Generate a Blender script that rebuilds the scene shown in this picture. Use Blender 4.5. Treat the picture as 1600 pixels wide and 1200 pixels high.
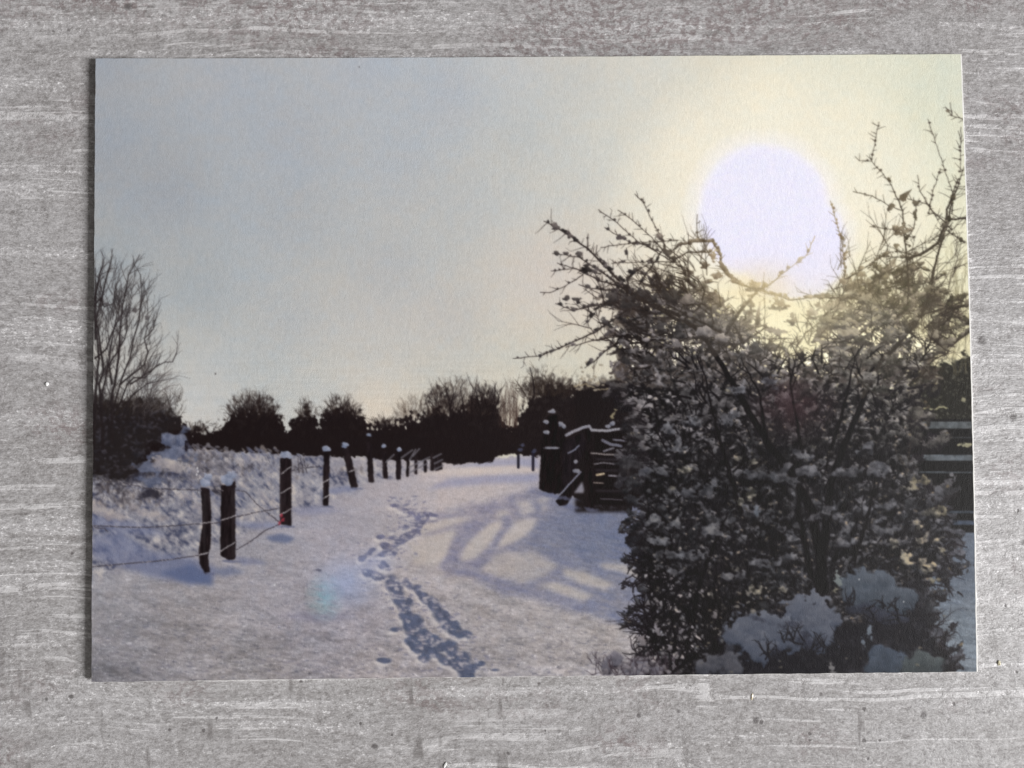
import bpy, bmesh, math, random
import numpy as np

C = bpy.context.scene
for o in list(bpy.data.objects): bpy.data.objects.remove(o, do_unlink=True)

# ------------------------------------------------------------------ camera
cam_d = bpy.data.cameras.new('camera'); cam = bpy.data.objects.new('camera', cam_d)
C.collection.objects.link(cam); C.camera = cam
cam_d.sensor_fit = 'HORIZONTAL'; cam_d.angle = math.radians(60)
cam.location = (-.00456, -.00849, .14982+.0006)
cam.rotation_euler = (.0333, -.00557, -.00893)
cam_d.clip_start = .005; cam_d.clip_end = 20
C.render.resolution_x = 1024; C.render.resolution_y = 768

# ------------------------------------------------------------------ light
W = bpy.data.worlds.new('World'); C.world = W; W.use_nodes = True
bg = W.node_tree.nodes['Background']; bg.inputs[0].default_value = (1.0, .95, .90, 1); bg.inputs[1].default_value = .085

def area(name, loc, target, sx, sy, power, col):
    d = bpy.data.lights.new(name, 'AREA'); d.shape = 'RECTANGLE'; d.size = sx; d.size_y = sy; d.energy = power; d.color = col
    o = bpy.data.objects.new(name, d); C.collection.objects.link(o); o.location = loc
    from mathutils import Vector
    o.rotation_euler = (Vector(target)-Vector(loc)).to_track_quat('-Z', 'Y').to_euler()
    return o
# a window low on the right throws the card's narrow shadow to the left
area('window_light', (2.9, -.75, 1.62), (0, 0, 0), .55, 1.1, 164.0, (1.0, .99, .985))
# weaker, broader daylight from the near side of the table
area('room_light', (.35, -2.3, .85), (0, 0, 0), 1.3, .8, 11.0, (1.0, .97, .94))

C.view_settings.view_transform = 'Standard'; C.view_settings.look = 'None'
C.view_settings.exposure = .40; C.view_settings.gamma = 1; C.view_settings.use_curve_mapping = False
C.render.engine = 'CYCLES'

# ------------------------------------------------------------------ node helpers
class NT_:
    def __init__(s, mat):
        mat.use_nodes = True; s.t = mat.node_tree; s.t.nodes.clear(); s.n = 0
    def node(s, typ, **kw):
        n = s.t.nodes.new(typ)
        for k, v in kw.items(): setattr(n, k, v)
        return n
    def link(s, a, b): s.t.links.new(a, b)
    def put(s, sock, v):
        if isinstance(v, bpy.types.NodeSocket): s.link(v, sock)
        elif isinstance(v, (tuple, list)) and len(v) == 3 and sock.type == 'RGBA': sock.default_value = (*v, 1)
        else: sock.default_value = v
    def math(s, op, a, b=0., c=0., clamp=False):
        n = s.node('ShaderNodeMath', operation=op, use_clamp=clamp)
        s.put(n.inputs[0], a); s.put(n.inputs[1], b)
        if op in ('MULTIPLY_ADD',): s.put(n.inputs[2], c)
        return n.outputs[0]
    def mapr(s, v, a, b, c=0., d=1.):
        n = s.node('ShaderNodeMapRange', clamp=True); s.put(n.inputs[0], v)
        for i, q in enumerate((a, b, c, d)): n.inputs[i+1].default_value = q
        return n.outputs[0]
    def mapping(s, vec, scale=(1, 1, 1), loc=(0, 0, 0), rot=0.):
        n = s.node('ShaderNodeMapping'); s.link(vec, n.inputs[0]); n.inputs['Scale'].default_value = scale
        n.inputs['Location'].default_value = loc; n.inputs['Rotation'].default_value = (0, 0, rot); return n.outputs[0]
    def noise(s, vec, scale, detail=4, rough=.55, dist=0.):
        n = s.node('ShaderNodeTexNoise'); s.link(vec, n.inputs['Vector']); n.inputs['Scale'].default_value = scale
        n.inputs['Detail'].default_value = detail; n.inputs['Roughness'].default_value = rough; n.inputs['Distortion'].default_value = dist
        return n.outputs['Fac']
    def mix(s, f, a, b, mode='MIX'):
        n = s.node('ShaderNodeMix', data_type='RGBA', blend_type=mode); s.put(n.inputs[0], f); s.put(n.inputs[6], a); s.put(n.inputs[7], b)
        return n.outputs[2]

def lin(c):
    c = [v/255. for v in c]
    return tuple(v/12.92 if v <= .04045 else ((v+.055)/1.055)**2.4 for v in c)

# ------------------------------------------------------------------ table top
# marks on the table are given where they lie, in metres from the card's centre
def at(x, y):   # x, y counted in the 1600 x 1200 layout grid of the photograph -> metres on the table
    K = 800/math.tan(math.radians(30))
    from mathutils import Vector, Euler
    d = Vector(((x-800)/K, -(y-600)/K, -1)); d.rotate(Euler(cam.rotation_euler))
    p = cam.location; t = -p.z/d.z
    return (p.x+d.x*t, p.y+d.y*t)

def laminate():
    m = bpy.data.materials.new('grey_laminate'); g = NT_(m)
    out = g.node('ShaderNodeOutputMaterial'); b = g.node('ShaderNodeBsdfPrincipled'); g.link(b.outputs[0], out.inputs[0])
    pos = g.node('ShaderNodeTexCoord').outputs['Object']
    # gentle waviness so the long streaks are not ruled lines
    w = g.node('ShaderNodeTexNoise'); g.link(pos, w.inputs['Vector']); w.inputs['Scale'].default_value = 22; w.inputs['Detail'].default_value = 2
    off = g.node('ShaderNodeVectorMath', operation='SUBTRACT'); g.link(w.outputs['Color'], off.inputs[0]); off.inputs[1].default_value = (.5, .5, .5)
    sc = g.node('ShaderNodeVectorMath', operation='SCALE'); g.link(off.outputs[0], sc.inputs[0]); sc.inputs['Scale'].default_value = .0075
    ad = g.node('ShaderNodeVectorMath', operation='ADD'); g.link(pos, ad.inputs[0]); g.link(sc.outputs[0], ad.inputs[1]); P = ad.outputs[0]
    big = g.noise(g.mapping(pos, (1, 1.6, 1)), 18, 3)
    mid = g.noise(g.mapping(P, (1, 2.2, 1), (3, 1, 0), .05), 110, 6, .68)
    streak = g.noise(g.mapping(P, (.3, 1, 1), (1, 2, 0), .06), 900, 6, .68)
    streak2 = g.noise(g.mapping(P, (.03, 1, 1), (7, 3, 0), -.05), 300, 4, .6)
    line = g.noise(g.mapping(P, (.022, 1, 1), (2, 8, 0), -.06), 820, 2, .5)
    patch = g.noise(g.mapping(pos, (.6, 1, 1), (6, 1, 0)), 45, 3)
    grain = g.noise(g.mapping(P, (.75, 1, 1)), 4200, 3, .75)
    grain2 = g.noise(g.mapping(P, (.6, 1, 1), (4, 4, 0), -.1), 1900, 5, .7)
    blot = g.noise(g.mapping(P, (.7, 1, 1), (8, 4, 0)), 620, 5, .7)
    col = g.mix(g.mapr(big, .35, .68), TB['dark'], TB['light'])
    col = g.mix(g.mapr(mid, .44, .66, 0, .6), col, TB['pale'])
    col = g.mix(g.mapr(streak2, .55, .64, 0, .55), col, TB['pale2'])
    col = g.mix(g.mapr(streak, .34, .48, .26, 0), col, TB['deep'])
    col = g.mix(g.mapr(blot, .34, .46, .45, 0), col, TB['deep'])
    col = g.mix(g.mapr(blot, .54, .66, 0, .5), col, TB['pale2'])
    col = g.mix(g.mapr(grain2, .38, .48, .50, 0), col, TB['deep'])
    col = g.mix(g.mapr(grain2, .54, .62, 0, .55), col, TB['pale2'])
    col = g.mix(g.mapr(grain, .39, .47, .34, 0), col, TB['deep'])
    col = g.mix(g.mapr(grain, .55, .63, 0, .30), col, TB['pale2'])
    lm_ = g.math('MULTIPLY', g.mapr(line, .585, .63), g.mapr(patch, .32, .50)); lm_ = g.math('MULTIPLY', lm_, g.mapr(blot, .36, .52))
    col = g.mix(g.math('MULTIPLY', lm_, .5), col, (.72, .71, .72))
    # sparkle painted into the colour: bright specks along the ridges in place of glints
    glint = g.math('MULTIPLY', g.mapr(grain2, .56, .62), g.mapr(streak2, .51, .60)); glint = g.math('MULTIPLY', glint, g.mapr(grain, .47, .53))
    col = g.mix(g.math('MULTIPLY', glint, .9), col, (.84, .83, .84))
    # brown-violet bruises: patches broken up by grain
    pm = g.noise(g.mapping(pos, (1, 1.7, 1), (0, 5, 0)), 38, 3)
    pb = g.noise(g.mapping(P, (.9, 1, 1), (9, 2, 0)), 900, 4, .7)
    yv = g.node('ShaderNodeSeparateXYZ'); g.link(pos, yv.inputs[0])
    topw = g.mapr(yv.outputs[1], .035, .062, 0, .14)
    pm2 = g.math('ADD', pm, topw)
    st = g.math('MULTIPLY', g.mapr(pm2, .55, .68), g.mapr(pb, .47, .56))
    col = g.mix(g.math('MULTIPLY', st, .6), col, TB['bruise'])
    # fine vertical hair cracks, clearest along the near edge
    vc = g.noise(g.mapping(P, (1, .12, 1), (2, 6, 0)), 300, 3, .6); vb = g.noise(g.mapping(pos, (1, 1, 1), (5, 5, 0)), 140, 2)
    vcm = g.math('MULTIPLY', g.mapr(vc, .60, .66), g.mapr(vb, .44, .56))
    vcm = g.math('MULTIPLY', vcm, g.mapr(yv.outputs[1], -.040, -.055, .15, 1.0))
    col = g.mix(g.math('MULTIPLY', vcm, .7), col, TB['deep'])
    # pin-prick specks
    vo = g.node('ShaderNodeTexVoronoi'); g.link(P, vo.inputs['Vector']); vo.inputs['Scale'].default_value = 330
    vcs = g.node('ShaderNodeSeparateColor'); g.link(vo.outputs['Color'], vcs.inputs[0])
    sp = g.math('MULTIPLY', g.mapr(vo.outputs['Distance'], .05, .14, 1, 0), g.mapr(vcs.outputs[0], .90, .92))
    col = g.mix(g.math('MULTIPLY', sp, .75), col, TB['pit'])
    # larger round pits where the photograph shows them
    pits = None
    for (x, y, r) in PITS:
        px_, py_ = at(x, y)
        mp = g.node('ShaderNodeVectorMath', operation='DISTANCE'); g.link(P2(g, pos), mp.inputs[0]); mp.inputs[1].default_value = (px_, py_, 0)
        v = g.mapr(mp.outputs['Value'], r*.000108*.5, r*.000108*1.15, 1, 0)
        pits = v if pits is None else g.math('MAXIMUM', pits, v)
    col = g.mix(g.math('MULTIPLY', pits, .8), col, TB['pit'])
    g.link(col, b.inputs['Base Color'])
    # relief: long ridges and a crumbly grain that catches the window
    h = g.math('MULTIPLY', streak2, .8)
    h = g.math('ADD', h, g.math('MULTIPLY', lm_, .16))
    h = g.math('ADD', h, g.math('MULTIPLY', streak, .30))
    h = g.math('ADD', h, g.math('MULTIPLY', blot, .35))
    h = g.math('ADD', h, g.math('MULTIPLY', grain2, .30))
    h = g.math('ADD', h, g.math('MULTIPLY', grain, .16))
    h = g.math('SUBTRACT', h, g.math('MULTIPLY', pits, .12))
    bp = g.node('ShaderNodeBump'); g.link(h, bp.inputs['Height']); bp.inputs['Strength'].default_value = .65; bp.inputs['Distance'].default_value = .00040
    g.link(bp.outputs[0], b.inputs['Normal'])
    g.link(g.mapr(mid, .35, .65, .42, .28), b.inputs['Roughness']); b.inputs['Specular IOR Level'].default_value = .5
    return m

def P2(g, pos):   # position with a little wobble so the pits are not perfect discs
    if getattr(g, '_p2', None) is None:
        w = g.node('ShaderNodeTexNoise'); g.link(pos, w.inputs['Vector']); w.inputs['Scale'].default_value = 900; w.inputs['Detail'].default_value = 2
        a = g.node('ShaderNodeVectorMath', operation='SUBTRACT'); g.link(w.outputs['Color'], a.inputs[0]); a.inputs[1].default_value = (.5, .5, .5)
        c = g.node('ShaderNodeVectorMath', operation='MULTIPLY'); g.link(a.outputs[0], c.inputs[0]); c.inputs[1].default_value = (.0006, .0006, 0)
        d = g.node('ShaderNodeVectorMath', operation='ADD'); g.link(pos, d.inputs[0]); g.link(c.outputs[0], d.inputs[1]); g._p2 = d.outputs[0]
    return g._p2

TB = dict(dark=(.325, .312, .312), light=(.395, .386, .390), pale=(.45, .442, .450), pale2=(.56, .55, .56), deep=(.155, .143, .14), bruise=(.165, .122, .122), pit=(.10, .09, .09))
PITS = [(110, 1088, 4.5), (338, 1122, 3), (318, 1141, 3.4), (264, 1140, 3), (113, 864, 2.6), (585, 1166, 5), (998, 1118, 4.2), (1180, 1125, 5.5), (1189, 1128, 4), (1264, 1146, 3.2), (1265, 1157, 2.6), (1442, 1117, 6.5), (1349, 1108, 3.2), (1349, 1157, 4),
        (1374, 1156, 2.6), (1356, 1185, 2.8), (1533, 531, 8), (1582, 652, 6.5), (794, 1177, 3), (852, 1141, 2.2), (83, 49, 2.2), (1590, 798, 3), (1597, 846, 4), (1571, 946, 2.4), (200, 10, 7), (1588, 1050, 3), (470, 1065, 3), (1490, 1100, 3), (612, 1148, 2.2), (563, 1130, 2.4)]

def mesh_obj(name, verts, faces, mat, parent=None):
    me = bpy.data.meshes.new(name); me.from_pydata(verts, [], faces); me.update()
    o = bpy.data.objects.new(name, me); C.collection.objects.link(o)
    if mat: me.materials.append(mat)
    if parent: o.parent = parent
    return o

# slab with a real thickness
S2 = .42; T2 = .34
v = [(-S2, -T2, 0), (S2, -T2, 0), (S2, T2, 0), (-S2, T2, 0), (-S2, -T2, -.028), (S2, -T2, -.028), (S2, T2, -.028), (-S2, T2, -.028)]
table = mesh_obj('table_top', v, [(0, 1, 2, 3), (4, 7, 6, 5), (0, 4, 5, 1), (1, 5, 6, 2), (2, 6, 7, 3), (3, 7, 4, 0)], laminate())
table['kind'] = 'structure'

# bits of grit and glitter lying in the laminate's relief
def grit(x, y, w, l, ang, col, rough, label):
    X, Y = at(x, y); bm = bmesh.new(); r = random.Random(int(x*7+y))
    bmesh.ops.create_icosphere(bm, subdivisions=2, radius=1)
    for q in bm.verts:
        k = 1+r.uniform(-.22, .22); q.co = (q.co.x*w*k, q.co.y*l*k, q.co.z*min(w, l)*.6*k)
    me = bpy.data.meshes.new('grit_speck'); bm.to_mesh(me); bm.free()
    o = bpy.data.objects.new('grit_speck', me); C.collection.objects.link(o); o.location = (X, Y, min(w, l)*.3); o.rotation_euler = (0, 0, ang)
    m = bpy.data.materials.new('grit'); g = NT_(m); out = g.node('ShaderNodeOutputMaterial'); b = g.node('ShaderNodeBsdfPrincipled'); g.link(b.outputs[0], out.inputs[0])
    tc = g.node('ShaderNodeTexCoord').outputs['Object']; g.link(g.mix(g.noise(tc, 4000, 2), tuple(c*.7 for c in col), col), b.inputs['Base Color']); b.inputs['Roughness'].default_value = rough
    me.materials.append(m); o['label'] = label; o['category'] = 'speck'; o['group'] = 'tiny specks of grit on the table'
u = .000108
grit(74, 600, 2.4*u, 3*u, .2, (.92, .92, .92), .3, 'tiny white speck on the grey table left of the card')
grit(1561, 1036, 2.2*u, 4.4*u, .1, (.80, .74, .52), .3, 'tiny golden chip on the table beside the card\'s lower right corner')
grit(1175, 1089, 1.3*u, 5.5*u, -.15, (.72, .63, .45), .3, 'thin tan sliver on the table just below the card\'s lower edge')
grit(696, 1195, 1.8*u, 5*u, -.5, (.92, .92, .92), .3, 'thin white sliver at the bottom edge of the photo')

# ------------------------------------------------------------------
# THE PRINTED PICTURE: ink colours of the card's print, computed with numpy
# in "print units" (x 130..1545, y 75..1075), later laid onto the card mesh
# ------------------------------------------------------------------
OX, OY, CW, CH = 130, 75, 1415, 1000
rng = np.random.RandomState(11)

def vnoise(sx, sy, seed, rot=0.0):
    r = np.random.RandomState(seed)
    if rot:
        yy, xx = np.mgrid[0:CH, 0:CW].astype(np.float32)
        c, s = math.cos(rot), math.sin(rot)
        u = (xx*c + yy*s)/sx; v = (-xx*s + yy*c)/sy
        u -= u.min(); v -= v.min()
    else:
        u = np.broadcast_to((np.arange(CW, dtype=np.float32)/sx)[None, :], (CH, CW))
        v = np.broadcast_to((np.arange(CH, dtype=np.float32)/sy)[:, None], (CH, CW))
    iu = u.astype(np.int32); iv = v.astype(np.int32)
    fu = u-iu; fv = v-iv
    fu = fu*fu*(3-2*fu); fv = fv*fv*(3-2*fv)
    g = r.rand(int(iv.max())+2, int(iu.max())+2).astype(np.float32)*2-1
    a = g[iv, iu]; b = g[iv, iu+1]; c_ = g[iv+1, iu]; d = g[iv+1, iu+1]
    return (a+(b-a)*fu)*(1-fv) + (c_+(d-c_)*fu)*fv

def fbm(sx, sy, seed, octv=4, rot=0.0, gain=.55):
    out = 0; amp = 1; tot = 0
    for k in range(octv):
        out = out + amp*vnoise(max(sx/2**k, 1.01), max(sy/2**k, 1.01), seed+k*7, rot)
        tot += amp; amp *= gain
    return out/tot*1.6

def blur(a, r):
    r = int(round(r))
    if r < 1: return a
    for _ in range(2):
        for ax in (0, 1):
            pw = [(0, 0)]*a.ndim; pw[ax] = (r+1, r)
            c = np.cumsum(np.pad(a, pw, mode='edge').astype(np.float64), axis=ax)
            n = a.shape[ax]
            hi = np.take(c, np.arange(2*r+1, 2*r+1+n), axis=ax); lo = np.take(c, np.arange(0, n), axis=ax)
            a = ((hi-lo)/(2*r+1)).astype(np.float32)
    return a

def idw(pts, p=2.6, step=8):
    ys = np.arange(0, CH+step, step); xs = np.arange(0, CW+step, step)
    X, Y = np.meshgrid(xs+OX, ys+OY)
    num = np.zeros(X.shape+(3,)); den = np.zeros(X.shape)
    for (x, y, c) in pts:
        w = 1/(((X-x)**2+(Y-y)**2+900)**(p/2))
        num += w[..., None]*np.array(c); den += w
    g = (num/den[..., None]).astype(np.float32)
    g = np.stack([blur(g[..., k], 2) for k in range(3)], -1)
    v = np.arange(CH)/step; u = np.arange(CW)/step
    iv = v.astype(int); iu = u.astype(int); fv = (v-iv)[:, None, None]; fu = (u-iu)[None, :, None]
    return ((g[iv][:, iu]*(1-fu)+g[iv][:, iu+1]*fu)*(1-fv)+(g[iv+1][:, iu]*(1-fu)+g[iv+1][:, iu+1]*fu)*fv).astype(np.float32)

def poly_mask(pts):
    pts = np.array(pts, float); m = np.zeros((CH, CW), np.float32)
    x0 = int(max(pts[:, 0].min()-OX-1, 0)); x1 = int(min(pts[:, 0].max()-OX+2, CW))
    y0 = int(max(pts[:, 1].min()-OY-1, 0)); y1 = int(min(pts[:, 1].max()-OY+2, CH))
    if x1 <= x0 or y1 <= y0: return m
    acc = 0
    for (sx, sy) in ((.25, .25), (.75, .25), (.25, .75), (.75, .75)):
        X, Y = np.meshgrid(np.arange(x0, x1)+OX+sx-.5, np.arange(y0, y1)+OY+sy-.5)
        ins = np.zeros(X.shape, bool); n = len(pts)
        for i in range(n):
            xa, ya = pts[i]; xb, yb = pts[(i+1) % n]
            if ya == yb: continue
            c = ((ya > Y) != (yb > Y)) & (X < (xb-xa)*(Y-ya)/(yb-ya)+xa)
            ins ^= c
        acc = acc+ins
    m[y0:y1, x0:x1] = acc/4.
    return m

def over(col, m):
    global img
    if m.ndim == 2: m = m[..., None]
    img += (np.asarray(col, np.float32)-img)*m

def seg(x0, y0, x1, y1, r0, r1, col, a=1.0):
    x0 -= OX; x1 -= OX; y0 -= OY; y1 -= OY
    R = max(r0, r1)+1.5
    ax = int(max(min(x0, x1)-R, 0)); bx = int(min(max(x0, x1)+R+1, CW))
    ay = int(max(min(y0, y1)-R, 0)); by = int(min(max(y0, y1)+R+1, CH))
    if bx <= ax or by <= ay: return
    X = np.arange(ax, bx, dtype=np.float32)[None, :]; Y = np.arange(ay, by, dtype=np.float32)[:, None]
    dx = x1-x0; dy = y1-y0; L = dx*dx+dy*dy+1e-6
    t = np.clip(((X-x0)*dx+(Y-y0)*dy)/L, 0, 1)
    d = np.sqrt((X-x0-t*dx)**2+(Y-y0-t*dy)**2)
    m = np.clip(r0+(r1-r0)*t-d+.5, 0, 1)*a
    s = img[ay:by, ax:bx]
    s += (np.asarray(col, np.float32)-s)*m[..., None]

def poly_line(pts, r0, r1, col, a=1.0):
    n = len(pts)-1
    for i in range(n):
        ra = r0+(r1-r0)*i/n; rb = r0+(r1-r0)*(i+1)/n
        seg(pts[i][0], pts[i][1], pts[i+1][0], pts[i+1][1], ra, rb, col, a)

def resample(pts, step=7, jit=1.2):
    out = [tuple(map(float, pts[0]))]
    for (a, b) in zip(pts[:-1], pts[1:]):
        L = math.hypot(b[0]-a[0], b[1]-a[1]); n = max(1, int(L/step))
        for k in range(1, n+1):
            t = k/n; j = jit if k < n else jit*.4
            out.append((a[0]+(b[0]-a[0])*t+rng.uniform(-j, j), a[1]+(b[1]-a[1])*t+rng.uniform(-j, j)))
    return out

def blob(cx, cy, rx, ry, rot, lo, hi, soft=1.2, rough=.38, light=(.25, -.8), a=1.0, tex=.35):
    cx -= OX; cy -= OY; R = max(rx, ry)*1.5+2
    ax = int(max(cx-R, 0)); bx = int(min(cx+R+1, CW)); ay = int(max(cy-R, 0)); by = int(min(cy+R+1, CH))
    if bx <= ax or by <= ay: return
    X = np.arange(ax, bx, dtype=np.float32)[None, :]-cx; Y = np.arange(ay, by, dtype=np.float32)[:, None]-cy
    c, s = math.cos(rot), math.sin(rot)
    u = (X*c+Y*s)/rx; v = (-X*s+Y*c)/ry
    n = NS[ay:by, ax:bx] if min(rx, ry) < 7 else NM[ay:by, ax:bx]
    d = np.sqrt(u*u+v*v)+rough*n
    m = np.clip((1-d)*min(rx, ry)/soft+.5, 0, 1)*a
    q = np.clip(.5+.5*(X*light[0]+Y*light[1])/max(rx, ry)+tex*NT[ay:by, ax:bx], 0, 1)[..., None]
    col = np.asarray(lo, np.float32)*(1-q)+np.asarray(hi, np.float32)*q
    t = img[ay:by, ax:bx]
    t += (col-t)*m[..., None]

def twigs(x, y, ang, L, r, depth, col, a=1.0, bend=.25, spread=.6, up=0.0):
    n = max(2, int(L/6)); step = L/n
    for k in range(n):
        ang += rng.normal(0, bend)*.6
        if up: ang += up*math.sin(-math.pi/2-ang)*.25
        nx = x+math.cos(ang)*step; ny = y+math.sin(ang)*step
        rr = r*(1-.6*k/n)
        seg(x, y, nx, ny, rr, r*(1-.6*(k+1)/n), col, a)
        x, y = nx, ny
        if depth > 0 and rng.rand() < .6:
            twigs(x, y, ang+rng.choice([-1, 1])*rng.uniform(.3, 1)*spread*1.4, L*rng.uniform(.3, .6), rr*.65, depth-1, col, a, bend, spread, up)

def paint_picture():
    global img, NS, NM, NT
    yy, xx = np.mgrid[0:CH, 0:CW].astype(np.float32); px = xx+OX; py = yy+OY
    NS = fbm(5, 4, 101, 2); NM = fbm(13, 11, 103, 3); NT = fbm(7, 6, 107, 3)
    # ---------- sky ----------
    S = [(150, 95, (151, 157, 168)), (350, 95, (160, 166, 177)), (560, 100, (165, 171, 182)), (700, 150, (166, 172, 182)), (800, 95, (180, 184, 188)),
         (900, 110, (187, 188, 184)), (1000, 100, (200, 198, 187)), (1100, 110, (206, 202, 184)), (1300, 110, (212, 209, 187)), (1480, 100, (200, 202, 182)),
         (160, 250, (146, 154, 167)), (250, 300, (148, 155, 166)), (450, 220, (160, 166, 176)), (450, 330, (163, 166, 170)), (620, 260, (168, 172, 178)), (700, 330, (176, 177, 176)),
         (800, 220, (180, 182, 180)), (900, 300, (196, 192, 181)), (1000, 200, (204, 200, 185)), (1080, 230, (222, 215, 193)), (1200, 170, (222, 217, 194)), (1350, 180, (218, 214, 190)),
         (1460, 180, (203, 204, 182)), (1420, 260, (216, 213, 190)), (1490, 300, (210, 209, 182)), (1400, 360, (226, 219, 196)), (1480, 420, (220, 215, 182)), (1000, 330, (214, 206, 186)),
         (160, 420, (150, 158, 164)), (300, 450, (156, 163, 168)), (250, 560, (172, 176, 176)), (450, 500, (168, 171, 173)), (600, 420, (170, 171, 172)), (700, 500, (178, 175, 171)), (850, 430, (192, 184, 175)),
         (300, 620, (186, 184, 178)), (420, 590, (178, 179, 174)), (500, 600, (186, 184, 176)), (700, 570, (190, 186, 172)), (790, 560, (198, 191, 172)), (580, 640, (212, 194, 170)), (300, 655, (196, 188, 178)),
         (800, 620, (205, 194, 170)), (930, 470, (206, 195, 176)), (1050, 450, (226, 215, 182)), (1150, 500, (238, 230, 186)), (1250, 520, (236, 226, 176)), (1350, 500, (228, 217, 166)), (1480, 500, (210, 204, 165)),
         (1060, 360, (222, 214, 188)), (900, 560, (206, 196, 168))]
    img = idw(S); wy = np.clip((px-900)/250, 0, 1)[..., None]; img = img+wy*np.array([2, 3, 8], np.float32)
    wl_ = 1-wy; img = img*(1-.38*wl_)+(img.mean(-1, keepdims=True)+np.array([0, 1.5, 2], np.float32))*.38*wl_
    g = fbm(260, 120, 5, 3)
    img += (g*3.0)[..., None]*np.array([1, .2, -.8], np.float32)
    # pale ring and burnt out sun
    def rad(cx, cy, rx, ry): return np.sqrt(((px-cx)/rx)**2+((py-cy)/ry)**2)
    ring = np.clip(1-rad(1215, 335, 270, 250), 0, 1)**.8
    over((231, 226, 210), np.clip(ring*1.05, 0, .95))
    d = np.minimum.reduce([rad(1195, 330, 100, 100), rad(1230, 375, 92, 75), rad(1170, 365, 62, 64), rad(1285, 405, 38, 44), rad(1240, 440, 62, 26)]) + .02*fbm(40, 40, 9, 2)
    over((230, 228, 230), np.clip((1.32-d)/.34, 0, 1)*.8)
    over((222, 221, 243), np.clip((1.08-d)/.19, 0, 1))
    over((212, 196, 184), np.clip(1-rad(900, 440, 190, 130), 0, 1)*.35); over((200, 188, 178), np.clip(1-rad(640, 500, 260, 110), 0, 1)*.22)
    # faint printed banding low in the sky
    band = np.clip((fbm(60, 2.2, 41, 2)), -1, 1)*np.clip((py-480)/120, 0, 1)
    img += (band*3.0)[..., None]
    # ---------- snow ground ----------
    G = [(160, 1050, (116, 115, 122)), (400, 1050, (137, 133, 135)), (600, 1050, (146, 139, 140)), (800, 1050, (146, 142, 146)), (980, 1040, (150, 146, 150)), (160, 930, (138, 137, 144)),
         (300, 960, (142, 138, 142)), (420, 880, (150, 147, 156)), (480, 960, (134, 131, 142)), (540, 870, (146, 144, 160)), (620, 760, (160, 154, 163)), (700, 760, (178, 166, 166)), (790, 750, (180, 168, 166)), (820, 727, (150, 148, 165)),
         (740, 735, (176, 165, 164)), (500, 800, (152, 148, 160)), (650, 880, (160, 152, 153)), (760, 960, (150, 144, 146)), (850, 1000, (155, 149, 150)), (950, 980, (165, 157, 155)),
         (160, 860, (146, 144, 152)), (260, 800, (132, 131, 144)), (420, 740, (124, 126, 142)), (560, 960, (138, 134, 146)), (930, 820, (112, 118, 138)), (1490, 880, (86, 98, 116)), (1500, 1000, (104, 116, 128)),
         (1300, 900, (105, 110, 120)), (1100, 900, (120, 120, 128)), (650, 1020, (148, 142, 147))]
    gc = idw(G)
    gc = gc*.72+gc.mean(-1, keepdims=True)*np.array([.285, .278, .277], np.float32)
    hor = np.interp(px[0], [130, 280, 300, 345, 450, 560, 640, 700, 770, 810, 900, 1545], [640, 660, 700, 706, 708, 714, 716, 722, 716, 712, 700, 700])
    gm = np.clip(py-hor[None, :]-NS*1.5, 0, 1)
    t1 = fbm(9, 2.6, 21, 3, rot=.06); t2 = fbm(50, 12, 22, 3, rot=.1); t3 = fbm(2.2, 1.6, 23, 2)
    depth = np.clip((py-720)/330, .15, 1)
    t4 = fbm(18, 5, 27, 3, rot=.2)
    gc = gc*(1+(t1*.10*depth+t4*.08*depth+t2*.08*depth+t3*.048+fbm(120, 34, 28, 2, rot=.12)*.05*depth)[..., None])
    hl = np.clip(fbm(4, 2.4, 29, 2)-.55, 0, 1)*depth; gc = gc+hl[..., None]*55
    # little dark scratches in the snow, stronger near the viewer
    sc = np.clip(fbm(7, 2.2, 25, 3, rot=.12)-.45, 0, 1)*depth*.75
    gc = gc*(1-sc[..., None]*np.array([.55, .52, .42], np.float32))
    img += (gc-img)*gm[..., None]
    # far path stripes
    over((138, 138, 160), blur(poly_mask([(665, 765), (700, 748), (760, 742), (845, 741), (845, 752), (760, 756), (690, 762)]), 3)*.75)
    over((140, 142, 166), blur(poly_mask([(700, 728), (740, 724), (770, 718), (840, 716), (842, 730), (800, 728), (760, 730)]), 2)*.6)
    over((190, 178, 172), blur(poly_mask([(640, 740), (700, 733), (810, 727), (845, 733), (845, 738), (730, 742)]), 2)*.7)
    # left bank: rough snowy grass
    bank = blur(poly_mask([(130, 690), (250, 690), (300, 700), (440, 706), (520, 712), (600, 716), (690, 716), (690, 728), (600, 748), (560, 762), (500, 790), (430, 806), (380, 830), (330, 855), (130, 905)]), 5)
    b1 = fbm(34, 10, 31, 4, rot=.75); b2 = fbm(15, 9, 33, 3, rot=-.3); b3 = fbm(7, 4, 35, 2, rot=.9)
    v = b1*.55+b2*.45+b3*.35
    far = np.clip((px-300)/300, 0, 1)
    v = v*1.25+fbm(4, 3, 37, 2)*.18
    bc = np.stack([128+v*54, 127+v*50, 136+v*40], -1)
    over(bc, bank*(.85-.45*far))
    over((174, 166, 162), bank*np.clip(v-.45, 0, 1)*.9)
    over((70, 73, 92), bank*np.clip(-v-.38, 0, 1)*1.3)
    for (x, y, w, h, a_) in [(335, 728, 34, 34, .5), (310, 715, 24, 16, .5), (385, 735, 50, 14, .3), (350, 770, 26, 20, .35), (200, 780, 60, 18, .4), (170, 760, 30, 14, .5), (470, 735, 30, 12, .35), (560, 735, 40, 10, .3)]:
        over((84, 78, 80), np.clip(1.0-rad(x, y, w, h)+fbm(5, 7, 401, 3)*.8-.15, 0, 1)*a_*1.6)
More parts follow.
